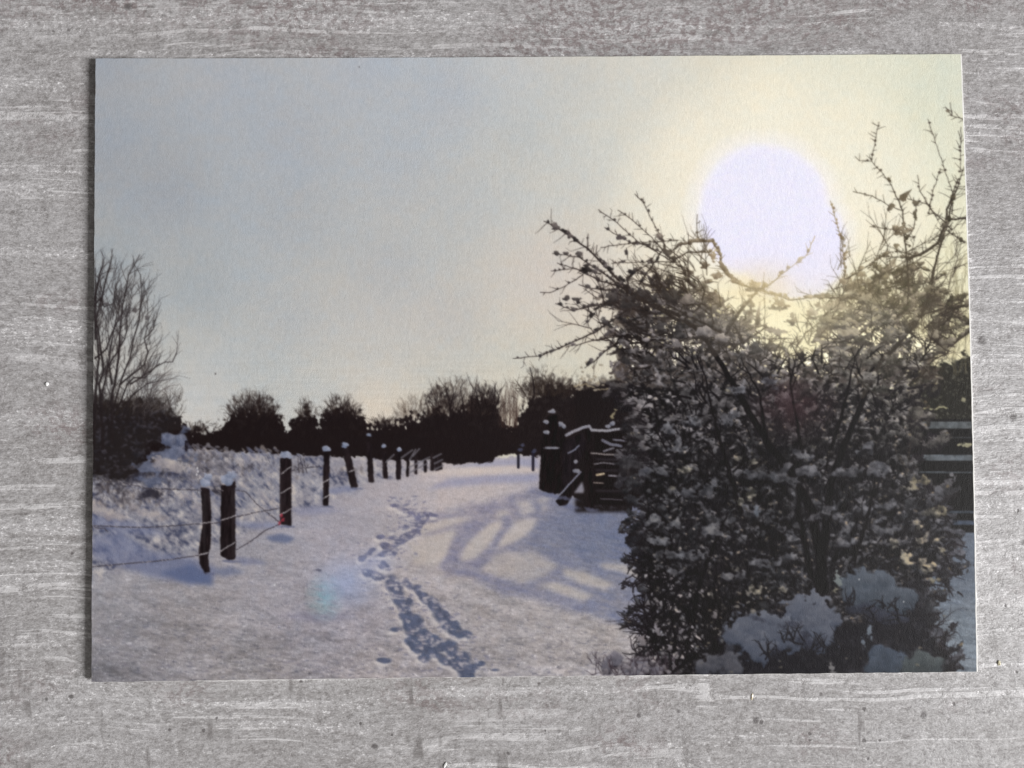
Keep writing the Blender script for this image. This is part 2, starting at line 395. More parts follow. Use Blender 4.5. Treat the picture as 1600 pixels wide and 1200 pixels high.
    # dark rough edge under the trees
    for k in range(420):
        x = rng.uniform(146, 440); y = rng.uniform(712, 790) if x < 340 else rng.uniform(712, 745)
        if x > 250 and rng.rand() < .5: continue
        twigs(x, y, -1.57+rng.normal(0, .5), rng.uniform(4, 13), .7, 0, (52, 48, 54), .35)
    for (x, y, w, h) in [(225, 740, 60, 26), (185, 725, 50, 40), (340, 765, 22, 10), (318, 735, 18, 14), (265, 705, 35, 14), (238, 770, 25, 10)]:
        m = np.clip(1.1-rad(x, y, w, h)-.5*NM-.3*NS, 0, 1); over((46, 44, 52), m*.85)
    # soft blue pools of shade
    for (pts, c, a, s) in [([(146, 835), (190, 830), (240, 860), (300, 870), (340, 885), (335, 905), (300, 912), (240, 900), (180, 880), (146, 870)], (96, 103, 132), .65, 4),
                           ([(250, 893), (300, 880), (330, 896), (335, 914), (290, 908)], (84, 94, 124), .8, 3), ([(330, 890), (360, 884), (385, 893), (350, 900)], (96, 104, 130), .7, 3),
                           ([(415, 838), (440, 832), (462, 840), (450, 848), (425, 845)], (92, 100, 126), .85, 2), ([(365, 868), (400, 872), (420, 880), (380, 882)], (108, 112, 136), .6, 2),
                           ([(355, 815), (420, 815), (450, 822), (400, 826)], (112, 118, 146), .6, 3), ([(455, 792), (500, 790), (540, 798), (470, 806)], (118, 122, 148), .5, 3),
                           ([(146, 800), (200, 812), (240, 822), (260, 836), (200, 834), (146, 824)], (104, 110, 138), .55, 4), ([(500, 765), (545, 758), (560, 766), (520, 772)], (112, 118, 146), .6, 2),
                           ([(430, 960), (520, 955), (560, 962), (500, 972)], (122, 120, 140), .5, 4)]:
        over(c, blur(poly_mask(pts), s)*a)
    # ---------- tree shadows across the path ----------
    sm = poly_mask([(655, 812), (676, 805), (710, 796), (778, 782), (826, 766), (850, 762), (910, 788), (1000, 795), (1040, 800), (1040, 1000), (1000, 985), (968, 976), (905, 955), (835, 934), (786, 927), (730, 899), (700, 896), (684, 884), (690, 870), (700, 850), (665, 835)])
    holes = [[(650, 822), (690, 812), (735, 806), (745, 808), (705, 820), (665, 832), (645, 836)], [(640, 848), (668, 838), (705, 828), (716, 828), (705, 846), (697, 868), (684, 884), (650, 880)],
             [(721, 876), (728, 854), (748, 834), (768, 817), (787, 812), (781, 828), (765, 850), (744, 871)], [(775, 858), (790, 835), (806, 816), (822, 810), (841, 810), (835, 824), (814, 842)],
             [(752, 890), (774, 868), (792, 861), (836, 863), (874, 883), (852, 899), (820, 910), (776, 900)], [(880, 888), (912, 892), (961, 913), (947, 920), (905, 909), (884, 899)],
             [(842, 913), (870, 909), (929, 930), (912, 937), (868, 924)], [(936, 880), (975, 881), (1010, 895), (1022, 912), (975, 893), (945, 888)],
             [(806, 787), (826, 783), (836, 788), (815, 792)], [(812, 797), (832, 793), (838, 798), (818, 803)], [(772, 803), (790, 797), (800, 801), (780, 808)], [(838, 781), (856, 776), (862, 781), (846, 786)],
             [(846, 794), (852, 789), (858, 793), (850, 798)]]
    hm = np.zeros_like(sm)
    for i_, h in enumerate(holes): hm = np.maximum(hm, poly_mask(h)*(.72 if i_ == 4 else 1))
    wob = (fbm(16, 7, 71, 3)*.22)
    sm = np.clip((np.clip(blur(sm, 5)+wob*(blur(sm, 6) > .04), 0, 1)*(1-np.clip(blur(hm, 4.4)*1.12+wob*.8*(blur(hm, 5) > .04), 0, 1)))*1.0, 0, 1)
    shc = idw([(700, 830, (116, 114, 134)), (740, 890, (112, 112, 134)), (850, 840, (98, 104, 126)), (950, 850, (94, 102, 127)), (1000, 950, (100, 106, 130)), (860, 920, (112, 114, 136)), (780, 790, (118, 116, 136))])
    shc = shc*(1+(t3*.05+t1*.05)[..., None])
    over(shc, np.clip(sm*.78*(.86+.3*t4), 0, 1))
    over((186, 176, 164), blur(hm, 3)*.35)
    # ---------- footprints ----------
    fp = [(618, 789, 8, 3), (632, 796, 9, 3), (645, 804, 9, 4), (656, 810, 8, 4), (668, 803, 9, 3), (680, 805, 7, 2), (652, 818, 9, 4), (632, 822, 9, 4), (648, 834, 10, 4), (640, 840, 8, 3), (626, 842, 9, 3), (612, 840, 9, 3),
          (596, 838, 8, 3), (616, 830, 6, 2), (603, 852, 9, 6), (613, 860, 9, 6), (598, 866, 8, 4), (584, 858, 7, 3), (566, 872, 6, 5), (600, 883, 8, 6), (576, 895, 9, 5), (594, 902, 11, 5), (612, 914, 7, 5), (623, 926, 12, 9), (636, 910, 8, 4),
          (652, 916, 9, 5), (662, 930, 9, 6), (674, 940, 11, 7), (634, 950, 13, 9), (650, 966, 12, 9), (696, 962, 10, 9), (706, 978, 15, 10), (720, 990, 13, 7), (664, 988, 11, 7), (668, 1004, 15, 14), (664, 1022, 11, 11), (700, 1006, 13, 7),
          (726, 1028, 12, 12), (734, 1046, 15, 12), (752, 1036, 8, 4), (730, 1058, 15, 8), (618, 982, 12, 5), (602, 1030, 12, 4), (775, 1046, 9, 2), (638, 938, 8, 6), (684, 950, 9, 5), (690, 1014, 8, 5)]
    Hf = np.zeros((CH, CW), np.float32); near_ = np.clip((py-800)/180, 0, 1)
    trench = [((618, 912), (664, 1000), 6), ((668, 1010), (736, 1054), 10), ((640, 912), (724, 988), 7), ((625, 792), (655, 806), 4), ((655, 806), (648, 834), 6), ((648, 834), (600, 862), 6), ((575, 893), (616, 912), 6), ((612, 906), (634, 950), 13), ((634, 950), (664, 1020), 14), ((664, 985), (690, 1004), 8), ((700, 1006), (730, 1056), 13), ((636, 908), (668, 938), 8), ((672, 938), (712, 988), 11), ((712, 982), (734, 992), 8), ((575, 893), (604, 904), 6), ((600, 852), (616, 864), 7), ((628, 838), (652, 832), 5), ((640, 800), (660, 812), 4), ((648, 834), (668, 806), 5), ((584, 858), (566, 874), 5), ((600, 880), (606, 886), 7), ((690, 1010), (704, 1008), 8), ((640, 1000), (654, 1016), 8)]
    for (p, q, r) in trench:
        dx = q[0]-p[0]; dy = q[1]-p[1]; t = np.clip(((px-p[0])*dx+(py-p[1])*dy)/(dx*dx+dy*dy), 0, 1)
        Hf = np.maximum(Hf, np.clip(1.35-np.sqrt((px-p[0]-t*dx)**2+((py-p[1]-t*dy)*1.25)**2)/r, 0, 1)*.75)
    for (x, y, a, b) in fp: Hf = np.maximum(Hf, np.clip(1.25-rad(x, y, a*1.1, b*1.15), 0, 1))
    Hf = Hf+(fbm(14, 8, 81, 2)*.26+NS*.05)*(blur(np.minimum(Hf*3, 1), 4) > .02)*np.clip(blur(Hf, 5)*4, 0, 1)
    Hf = blur(np.clip(Hf, 0, 1), 1)
    sh_ = np.clip(Hf*2.4-.5, 0, 1)
    rim = np.clip(np.roll(np.roll(Hf, 4, 0), -3, 1)-Hf, 0, 1)
    fc = np.array([112, 111, 134], np.float32)*(1-near_[..., None])+np.array([84, 91, 113], np.float32)*near_[..., None]
    fc = fc*(1+(t3*.06+NT*.10)[..., None])
    over((184, 178, 178), np.clip(rim*1.9, 0, .85)); over(fc*.93, sh_*.95)
    for k in range(260):
        t = rng.rand(); y = 775+t*275; x = np.interp(y, [780, 830, 870, 900, 960, 1055], [640, 640, 590, 600, 660, 720])+rng.normal(0, 14+22*t)
        blob(x, y, rng.uniform(1.5, 5), rng.uniform(.8, 2.2), rng.normal(0, .3), (104, 104, 122), (122, 120, 136), 1.5, .6, a=.6)
        blob(x+3, y+3, rng.uniform(2, 5), rng.uniform(1, 2.5), 0, (160, 154, 160), (176, 170, 172), 1.5, .5, a=.6)
    for k in range(1500):   # scattered crumbs and dimples
        y = 860+195*math.sqrt(rng.rand()); x = rng.uniform(150, 1010); s = (y-780)/270
        blob(x, y, rng.uniform(1.5, 5)*s, rng.uniform(.6, 1.3)*s, rng.normal(.15, .25), (104, 102, 114), (122, 118, 128), 1.4, .6, a=rng.uniform(.15, .5))
    for (x, y) in [(498, 890)]:
        blob(x, y, 5, 1.6, .1, (72, 70, 82), (90, 88, 98), 1.2, .5, a=.9)
    # printed lens flare blot
    over((118, 166, 172), np.clip(1-rad(508, 932, 34, 42), 0, 1)**1.0*np.clip(.6+.3*t4+.3*NT, .2, 1)*.75)
    over((138, 156, 196), np.clip(1-rad(540, 912, 62, 48), 0, 1)*.55)
    over((156, 166, 200), np.clip(1-rad(585, 878, 45, 26), 0, 1)*.4)
    # ---------- distant trees ----------
    DK = (33, 27, 28)
    top = np.interp(px[0], [130, 146, 230, 262, 285, 297, 312, 330, 345, 352, 362, 380, 400, 425, 440, 446, 458, 466, 480, 492, 500, 506, 520, 540, 556, 566, 576, 600, 616, 640, 665, 672, 684, 700, 715, 735, 760, 775, 785, 795, 802, 815, 830, 845, 870, 900, 1000],
                    [640, 625, 622, 640, 652, 664, 665, 670, 664, 655, 645, 638, 634, 638, 650, 662, 655, 645, 640, 645, 655, 648, 640, 636, 640, 648, 658, 659, 657, 648, 640, 636, 632, 640, 634, 622, 620, 632, 652, 665, 662, 644, 618, 606, 600, 604, 606])
    bot = np.interp(px[0], [130, 146, 230, 280, 300, 345, 450, 560, 640, 690, 700, 770, 785, 815, 846, 852, 900, 1545], [735, 742, 738, 690, 702, 706, 709, 716, 720, 724, 727, 722, 713, 712, 714, 740, 780, 780])
    FZ = fbm(4, 7, 141, 3)
    def crown(cx, cy, rx, ry, a, col=(44, 37, 36), e=.9):
        q = 1-rad(cx, cy, rx, ry)
        over(col, np.clip(q*2.2*e+FZ*.75+NS*.35-.12, 0, 1)*np.clip((q+.18)*5, 0, 1)*(py < 700)*a)
    for c in [(395, 660, 50, 50, .8), (390, 664, 40, 34, .8), (478, 662, 20, 38, .75), (533, 662, 38, 44, .85), (535, 664, 28, 32, .8), (645, 662, 34, 46, .38, (92, 80, 72)), (715, 650, 58, 62, .5, (70, 60, 55)), (765, 650, 28, 52, .8),
              (690, 650, 26, 50, .6), (668, 662, 28, 34, .8), (745, 640, 24, 30, .6), (305, 674, 30, 16, .8), (600, 668, 38, 16, .7), (870, 622, 62, 40, .7), (838, 610, 22, 36, .45), (930, 610, 40, 24, .6)]: crown(*c)
    m = np.clip((py-top[None, :]-2+NS*5+NM*5+FZ*9)/6, 0, 1)*np.clip((bot[None, :]-py+NS*2+NM*2)/2, 0, 1)*(px < 1010)
    over(DK, m)
    over((48, 42, 42), m*np.clip(NT*.8-.1, 0, .5)*np.clip((700-py)/60, 0, 1))
    def fuzz(cx, cy, rx, ry, n, L, a, col=(46, 38, 36), r=.55):
        for k in range(n):
            th = rng.uniform(-math.pi, 0); q = rng.uniform(.2, .95)
            x = cx+math.cos(th)*rx*q; y = cy+math.sin(th)*ry*q
            ang = math.atan2((y-cy-ry*.9), (x-cx)*1.0)+rng.normal(0, .25)
            twigs(x, y, ang, L*rng.uniform(.5, 1.1), r, 1, col, a, .2, .5)
    fuzz(395, 655, 42, 40, 240, 13, .42); fuzz(395, 662, 34, 34, 90, 16, .6, DK, .8); fuzz(478, 655, 16, 32, 50, 10, .5)
    fuzz(533, 655, 32, 34, 170, 11, .45); fuzz(533, 662, 26, 30, 70, 12, .6, DK, .8)
    fuzz(645, 655, 30, 36, 120, 11, .28, (70, 60, 54)); fuzz(720, 650, 62, 58, 420, 9, .25, (70, 60, 55)); fuzz(690, 645, 30, 44, 90, 14, .5, DK, .7); fuzz(762, 645, 26, 42, 150, 12, .55, DK, .7)
    fuzz(300, 672, 50, 14, 80, 6, .5); fuzz(600, 664, 30, 14, 80, 6, .4); fuzz(860, 625, 60, 30, 200, 11, .5)
    for x in (704, 706, 725, 738, 752, 770): twigs(x, 650, -1.57+rng.normal(0, .1), 45, 1.3, 1, DK, .8, .12, .6, up=.5)
    for k in range(26): x = rng.uniform(780, 812); twigs(x, 668, -1.57+rng.normal(0, .1), rng.uniform(25, 60), .6, 1, (60, 46, 42), .5, .1, .4, up=.6)
    for k in range(16): twigs(rng.uniform(822, 880), 618, -1.57+rng.normal(0, .35), rng.uniform(20, 48), .9, 2, (50, 42, 38), .7, .18, .8)
    poly_line([(836, 615), (834, 595), (829, 574)], 1.5, .6, DK, .9)
    # right hedge behind the gate
    hb = poly_mask([(900, 612), (960, 592), (1020, 590), (1100, 640), (1100, 800), (900, 800)])
    over((31, 26, 27), blur(hb, 2)*np.clip(1.1-np.clip(NS, 0, 1)*.3, 0, 1))
    for (pl, r) in [([(930, 610), (960, 607), (985, 617), (990, 620)], 1.6), ([(898, 604), (915, 600), (930, 606)], 2)]:
        poly_line(resample(pl, 3, 1.3), r*.6, r*.5, (150, 138, 116), .6)
    for k in range(60): blob(rng.uniform(905, 1000), rng.uniform(566, 612), rng.uniform(1.5, 4), rng.uniform(1, 2.6), 0, (110, 102, 96), (168, 158, 138), 1, .5, a=.85)
    for (x, y) in [(961, 646), (958, 652), (964, 640)]: blob(x, y, 2, 3.4, .4, (110, 102, 84), (156, 148, 122), 1.4, .7)
    # far rails behind the right posts
    for (x, y, h) in [(811, 712, 18), (834, 708, 26)]: seg(x, y, x, y+h, 2.2, 2.2, (38, 36, 46))
    for (x, y) in [(818, 696), (836, 704), (814, 702)]: blob(x, y, 4, 3, 0, (58, 62, 82), (78, 80, 100), 1.5, .4, a=.8)
    # ---------- left tree and hedge ----------
    lm = poly_mask([(130, 610), (165, 620), (200, 628), (240, 622), (262, 632), (280, 648), (284, 662), (262, 676), (236, 690), (222, 712), (208, 738), (190, 752), (150, 742), (130, 745)])
    over((40, 36, 37), np.clip(blur(lm, 7)*1.7-.3+NS*.35+NM*.35+FZ*.35, 0, 1)*np.clip(blur(lm, 9)*4, 0, 1)*(.8+.2*np.clip(py-650, 0, 30)/30))
    for k in range(190):
        x = rng.uniform(146, 284); y = rng.uniform(625, 655)
        twigs(x, y, -1.57+rng.normal(.1, .35), rng.uniform(8, 24), .8, 1, (48, 42, 40), .5, .2, .6)
    for k in range(300):
        x = rng.uniform(146, 262); y = rng.uniform(640, 742); c = rng.uniform(.6, 1.2)
        blob(x, y, rng.uniform(1, 4), rng.uniform(1, 3), rng.normal(0, .6), (50*c, 47*c, 52*c), (74*c, 71*c, 78*c), 2, .8, a=.5)
    TC = (40, 35, 36)
    trunks = [[(148, 700), (150, 640), (152, 600), (156, 560), (150, 500), (152, 450), (156, 432)], [(162, 700), (160, 640), (156, 600), (163, 580), (158, 540), (152, 500), (158, 470), (158, 440)],
              [(176, 690), (176, 620), (182, 590), (186, 560), (188, 530), (192, 480), (198, 455), (202, 430), (212, 412), (219, 399)], [(178, 640), (192, 590), (204, 560), (210, 530), (218, 500), (222, 460), (220, 430)],
              [(184, 640), (200, 600), (210, 590), (228, 590), (243, 574), (258, 566), (270, 566), (276, 552)], [(160, 620), (170, 570), (178, 520), (184, 490), (178, 470), (184, 445)],
              [(176, 600), (172, 570), (196, 530), (200, 510), (196, 490)], [(190, 600), (226, 570), (232, 550), (226, 530), (240, 515), (244, 500)], [(150, 560), (168, 545), (176, 520), (186, 500), (188, 470)],
              [(205, 600), (236, 580), (250, 568)], [(192, 655), (205, 620), (230, 600), (246, 596), (258, 584)], [(148, 480), (158, 466), (164, 480), (176, 476)], [(150, 530), (148, 480), (150, 420)], [(160, 470), (166, 440), (176, 402)], [(150, 470), (156, 430), (164, 404)]]
    for i, p in enumerate(trunks):
        q = resample(p, 9, .5); w = 2.6 if i < 3 else 1.5
        poly_line(q, w, .55, TC, .92)
        for (x, y) in q[3:]:
            if rng.rand() < .75: twigs(x, y, -1.2+rng.normal(0, .55), rng.uniform(12, 36), .62, 1, (50, 45, 46), .68, .07, .5, up=.15)
    for k in range(150):
        x = rng.uniform(146, 235); y = rng.uniform(450, 640)+max(0, x-200)*1.2; twigs(x, y, -1.45+(x-170)*.006+rng.normal(0, .3), rng.uniform(18, 50), .7, 1, (48, 43, 44), .65, .05, .45, up=.15)
    for (x, y) in [(168, 478), (212, 484), (188, 497), (230, 497)]: blob(x, y, 3.5, 4, 0, (66, 62, 64), (84, 80, 82), 1.2, .5, a=.8)
    for k in range(110): twigs(rng.uniform(205, 262), rng.uniform(575, 650), -.7+rng.normal(0, .4), rng.uniform(10, 26), .6, 1, (86, 80, 80), .4, .15, .5)
    # snow lumps on the hedge, far end
    for (x, y, a, b) in [(272, 690, 17, 9), (262, 684, 11, 8), (284, 686, 8, 8), (289, 669, 8, 7), (275, 707, 20, 7), (255, 712, 20, 8), (230, 730, 20, 8), (300, 712, 14, 9), (240, 750, 22, 8)]:
        blob(x, y, a, b, .1, (72, 78, 98), (118, 122, 140), 4, .7, a=.85)
    for (x, y, a, b) in [(256, 725, 14, 8), (275, 730, 12, 7), (340, 742, 10, 12), (248, 716, 8, 5), (160, 795, 22, 9), (185, 805, 18, 8), (232, 800, 24, 7), (320, 795, 14, 7), (290, 775, 16, 6)]:
        blob(x, y, a, b, .3, (130, 126, 134), (172, 163, 158), 4, .6, a=.75)
    blob(293, 695, 3.5, 9, 0, (36, 32, 38), (40, 36, 42), 1, .3)
    for k in range(240):
        x = rng.uniform(295, 440); y = rng.uniform(700, 800); s = rng.uniform(3, 9)
        blob(x, y, s, s*.35, .8, (88, 92, 114) if rng.rand() < .5 else (160, 153, 154), (112, 114, 132) if rng.rand() < .5 else (176, 168, 164), 1.6, .5, a=.5)
    # mid-distance snowy weeds (x 320-370) above the near posts
    for k in range(90): blob(rng.uniform(300, 365), rng.uniform(695, 752), rng.uniform(2, 6), rng.uniform(2, 5), 0, (74, 72, 80), (140, 136, 142), 1.5, .5, a=.6)
    for x in (468, 474, 480): twigs(x, 738, -1.57+rng.normal(0, .25), 24, .8, 1, (44, 38, 42), .8)
    # ---------- left fence ----------
    PC = (35, 29, 31); fbv = fbm(3, 16, 151, 3)
    def post(pts, col=PC):
        mm = poly_mask(pts); over(np.array(col)*(1+.25*np.clip(fbv, -1, 1)[..., None]), np.clip(blur(mm, 1)*1.7-.35+NS*.22*(blur(mm, 2) > .02)*(blur(mm, 2) < .9), 0, 1))
    post([(560, 760), (555, 763), (542, 712), (536, 700), (545, 698), (549, 712)])
    posts = [[(535, 702), (544, 700), (558, 760), (549, 763)], [(506, 706), (516, 706), (514, 790), (505, 790)], [(438, 715), (456, 714), (456, 822), (438, 818)], [(573, 690), (581, 690), (585, 754), (576, 753)],
             [(597, 704), (604, 704), (607, 748), (599, 747)], [(620, 706), (628, 706), (627, 749), (619, 749)], [(636, 706), (641, 706), (640, 745), (635, 745)], [(648, 712), (653, 712), (653, 741), (648, 741)], [(662, 712), (667, 712), (668, 738), (663, 738)], [(673, 708), (680, 708), (680, 735), (673, 735)], [(680, 712), (690, 716), (693, 733), (680, 736)],
             [(346, 757), (368, 757), (369, 872), (358, 875), (345, 866)]]
    for p in posts: post(p)
    post([(314, 761), (328, 762), (331, 800), (330, 850), (326, 870), (329, 893), (322, 896), (313, 880), (311, 862), (317, 820), (316, 790)])
    over((52, 44, 46), poly_mask([(438, 730), (441, 730), (441, 818), (438, 818)])*.6)
    over((50, 44, 46), poly_mask([(362, 760), (366, 760), (367, 870), (363, 870)])*.5)
    over((58, 54, 56), blur(poly_mask([(319, 770), (322, 770), (322, 860), (319, 870)]), 1)*.5)
    for k in range(30):
        x = rng.choice([321, 357, 447]); a_ = rng.uniform(-6, 6); y_ = rng.uniform(765, 790); seg(x+a_, y_, x+a_, y_+rng.uniform(8, 22), .5, .5, (50, 44, 46), .35)
    # caps of snow
    for (x, y, a, b) in [(447, 710, 10, 6), (356, 750, 11, 10), (362, 742, 8, 6), (322, 752, 9, 8), (326, 744, 6, 6), (511, 701, 6, 4.5), (539, 695, 5.5, 4), (577, 679, 4, 3), (600, 696, 4, 3), (624, 702, 4, 3)]:
        blob(x, y, a, b, 0, (104, 112, 132), (152, 156, 172), 1.4, .3)
    post([(346, 757), (352, 760), (362, 758), (368, 748), (369, 762), (346, 764)])
    for (a, b) in [((641, 718), (650, 702)), ((628, 715), (645, 703)), ((640, 730), (672, 714)), ((641, 738), (668, 724)), ((678, 715), (690, 709)), ((680, 724), (692, 718)), ((681, 733), (693, 727)), ((646, 712), (656, 701)), ((604, 722), (616, 710))]:
        seg(a[0], a[1], b[0], b[1], 1.5, 1.3, (104, 101, 108), .7)
    # barbed wire, snow-dusted
    def wire(pts, lite=False):
        q = resample(pts, 3, .5)
        poly_line(q, .8, .8, (150, 145, 148) if lite else (70, 66, 73), .85)
        for (x, y) in q:
            if rng.rand() < .5: seg(x, y-.8, x+1.3, y+.4, .55, .55, (176, 170, 172) if rng.rand() < .45 else (62, 58, 64), .6)
    wire([(146, 748), (180, 750), (230, 762), (314, 765)]); wire([(146, 820), (190, 822), (230, 823), (280, 820), (316, 817)]); wire([(146, 884), (200, 879), (260, 874), (313, 866), (326, 863)])
    wire([(148, 823), (165, 824), (170, 829)]); wire([(330, 765), (348, 766)]); wire([(330, 817), (346, 815)]); wire([(369, 765), (385, 768), (400, 785), (418, 800), (437, 815)]); wire([(369, 807), (400, 800), (438, 793)])
    wire([(370, 858), (392, 845), (415, 828), (438, 818)]);  wire([(456, 735), (480, 730), (505, 728)])
    for (a, b) in [((440, 740), (455, 729)), ((439, 770), (456, 761)), ((438, 804), (456, 794)), ((346, 812), (368, 805)), ((346, 860), (368, 846)), ((314, 817), (330, 815)), ((312, 866), (326, 862)), ((505, 754), (515, 748)), ((506, 778), (515, 773)), ((546, 737), (553, 734))]:
        wire([a, b], True)
    for (x, y) in [(440, 806), (442, 812), (438, 817)]: blob(x, y, 2.4, 3.2, .4, (130, 46, 60), (160, 62, 74), 1.2, .5, a=.75)
    # dark contact shade at the feet
    for (x, y, a) in [(447, 822, 12), (360, 876, 14), (322, 895, 10), (511, 791, 8), (553, 763, 8)]: blob(x+4, y, a, 2, .05, (86, 90, 114), (96, 100, 122), 1.5, .4, a=.7)
    # ---------- right gate ----------
    GC = (26, 21, 22)
    blobsnow = lambda x, y, a, b, c=(92, 94, 106), d=(150, 148, 156): blob(x, y, a, b, 0, c, d, 1.2, .35)
    gm2 = poly_mask([(930, 675), (1040, 672), (1180, 680), (1180, 790), (1000, 792), (990, 790), (930, 788)])
    over(GC, gm2)
    post([(857, 650), (872, 648), (874, 760), (869, 775), (866, 768), (845, 764), (850, 700)], GC)
    post([(848, 680), (860, 665), (874, 690), (880, 770), (862, 772), (843, 764)], GC)
    post([(874, 672), (884, 668), (886, 760), (886, 782), (874, 775)], GC)
    post([(913, 672), (925, 670), (928, 740), (929, 794), (916, 795), (914, 735)], GC)
    post([(868, 782), (908, 735), (914, 735), (914, 748), (886, 790), (876, 790)], GC)
    post([(880, 690), (912, 676), (916, 690), (916, 700), (888, 760), (880, 760)], (30, 25, 28))
    over((150, 148, 160), blur(poly_mask([(904, 762), (911, 752), (914, 765), (913, 770), (898, 770)]), 1)*.8)
    over((116, 120, 142), poly_mask([(990, 790), (1040, 790), (1040, 830), (985, 830)])*.8)
    for (a_, b_) in [(716, 719), (733, 736), (765, 768)]: over((60, 56, 62), blur(poly_mask([(932, a_), (985, a_+1), (985, b_+1), (932, b_)]), 1)*.6)
    for (pl, r, c) in [([(886, 680), (900, 673), (912, 668), (922, 666), (926, 672)], 2.6, (150, 148, 158)), ([(926, 672), (950, 673), (972, 670), (990, 670), (1010, 672), (1026, 674)], 2.2, (156, 154, 162)), ([(868, 782), (890, 757), (909, 737)], 1.3, (140, 142, 160)),
                       ([(925, 708), (950, 710), (985, 712), (1020, 712), (1070, 713)], 1.3, (146, 138, 138)), ([(930, 725), (945, 723), (960, 725), (972, 722)], 1.2, (120, 116, 122)), ([(943, 688), (955, 694), (972, 697)], 2.6, (112, 112, 126)), ([(960, 687), (980, 689)], 1.5, (120, 118, 130)),
                       ([(934, 742), (945, 740)], 2, (206, 188, 160)), ([(953, 743), (970, 744), (986, 747)], 1.5, (140, 136, 144)), ([(929, 754), (944, 755)], 1, (160, 148, 140)), ([(940, 779), (975, 781)], .9, (96, 92, 100)), ([(889, 708), (900, 702), (906, 696)], 1.3, (130, 132, 150)), ([(945, 705), (960, 700)], 1.8, (120, 118, 128))]:
        poly_line(resample(pl, 4, .35), r*.9, r*.8, tuple(q*.92 for q in c), .85)
    blobsnow(864, 643, 7, 4); blobsnow(855, 659, 4, 3); blobsnow(856, 675, 5, 4); blobsnow(877, 662, 4, 4); blobsnow(862, 700, 10, 2); blobsnow(882, 667, 3, 3); blobsnow(901, 721, 4, 3); blobsnow(902, 736, 6, 3)
    for (x, y) in [(951, 666), (958, 662), (978, 664), (996, 664), (1016, 670)]: blobsnow(x, y, 4, 3.4)
    for (x, y, a) in [(868, 775, 30), (896, 792, 14), (925, 796, 10)]: blob(x, y, a, 3, .2, (92, 96, 120), (104, 108, 132), 2.4, .4, a=.6)
    # ---------- dark hedge and rails at the right edge ----------
    hr = np.clip((py-(575-np.clip(px-1440, 0, 100)*.35)+NM*10+NS*6)/6, 0, 1)*np.clip((px-1395)/8, 0, 1)*(py < 664)
    over((38, 36, 32), hr)
    for k in range(260): blob(rng.uniform(1400, 1525), rng.uniform(560, 655), rng.uniform(.8, 2.2), rng.uniform(.8, 2), 0, (66, 66, 60), (100, 100, 90), 1, .5, a=.6)
    over((24, 22, 22), poly_mask([(1380, 655), (1545, 655), (1545, 832), (1380, 832)]))
    rails = [(659, 670, (84, 88, 91)), (683, 685, (56, 57, 60)), (711, 720, (88, 93, 98)), (737, 739.5, (68, 73, 78)), (798, 802, (60, 66, 74)), (813, 820, (68, 76, 90))]
    for (a, b, c) in rails:
        over(np.array(c)[None, None]*(1+NT[..., None]*.2), poly_mask([(1425, a), (1460, a+rng.uniform(-1, 1)), (1495, a), (1545, a+.5), (1545, b), (1480, b), (1425, b-.5)])*.95)
    poly_line(resample([(1436, 641), (1450, 638), (1462, 640), (1470, 636), (1482, 638)], 3, 1.6), 1.5, 1.2, (150, 146, 118), .8)
    for (x, y, a, b) in [(1440, 620, 3, 4), (1508, 624, 4, 3), (1415, 640, 4, 3), (1433, 664, 7, 6), (1512, 696, 10, 3), (1428, 690, 3, 5)]: blob(x, y, a, b, 0, (112, 110, 94), (178, 172, 142), 1, .5)
    for k in range(40): twigs(rng.uniform(1490, 1522), rng.uniform(440, 590), -1.57+rng.normal(0, .18), rng.uniform(20, 50), .6, 1, (104, 98, 78), .55, .1, .4, up=.6)
    for k in range(26): twigs(rng.uniform(1478, 1518), rng.uniform(400, 500), -1.57+rng.normal(0, .18), rng.uniform(20, 40), .5, 1, (150, 144, 116), .5, .1, .4, up=.6)
    paint_bush(px, py, rad)
    # ---------- finish: print and paper grain ----------
    for (x, y, a) in [(337, 584, 1.6), (561, 106, 1.1), (1000, 915, .8)]: blob(x, y, a, a, 0, (70, 66, 66), (80, 76, 76), 1, .2, a=.8)
    for (x, y) in [(309, 731), (308, 741), (310, 736), (1345, 905), (1415, 940), (430, 913)]: blob(x, y, 1, 1.6, .3, (220, 220, 220), (235, 235, 235), 1, .2, a=.8)
    im = img
    soft = np.stack([blur(im[..., k], 1) for k in range(3)], -1)
    im = im*.55+soft*.45
    gr = fbm(2.0, 1.5, 61, 2); gr2 = fbm(6, 5, 63, 3); lum = np.clip(im.mean(-1)/170, .15, 1)
    im = im+((gr*2.3+gr2*2.2)*lum)[..., None]
    im = im+(fbm(14, 12, 67, 2)*1.3*lum)[..., None]*np.array([1, 0, -1], np.float32)
    im = (im-30)*1.07+26
    return np.clip(im, 17, 250)

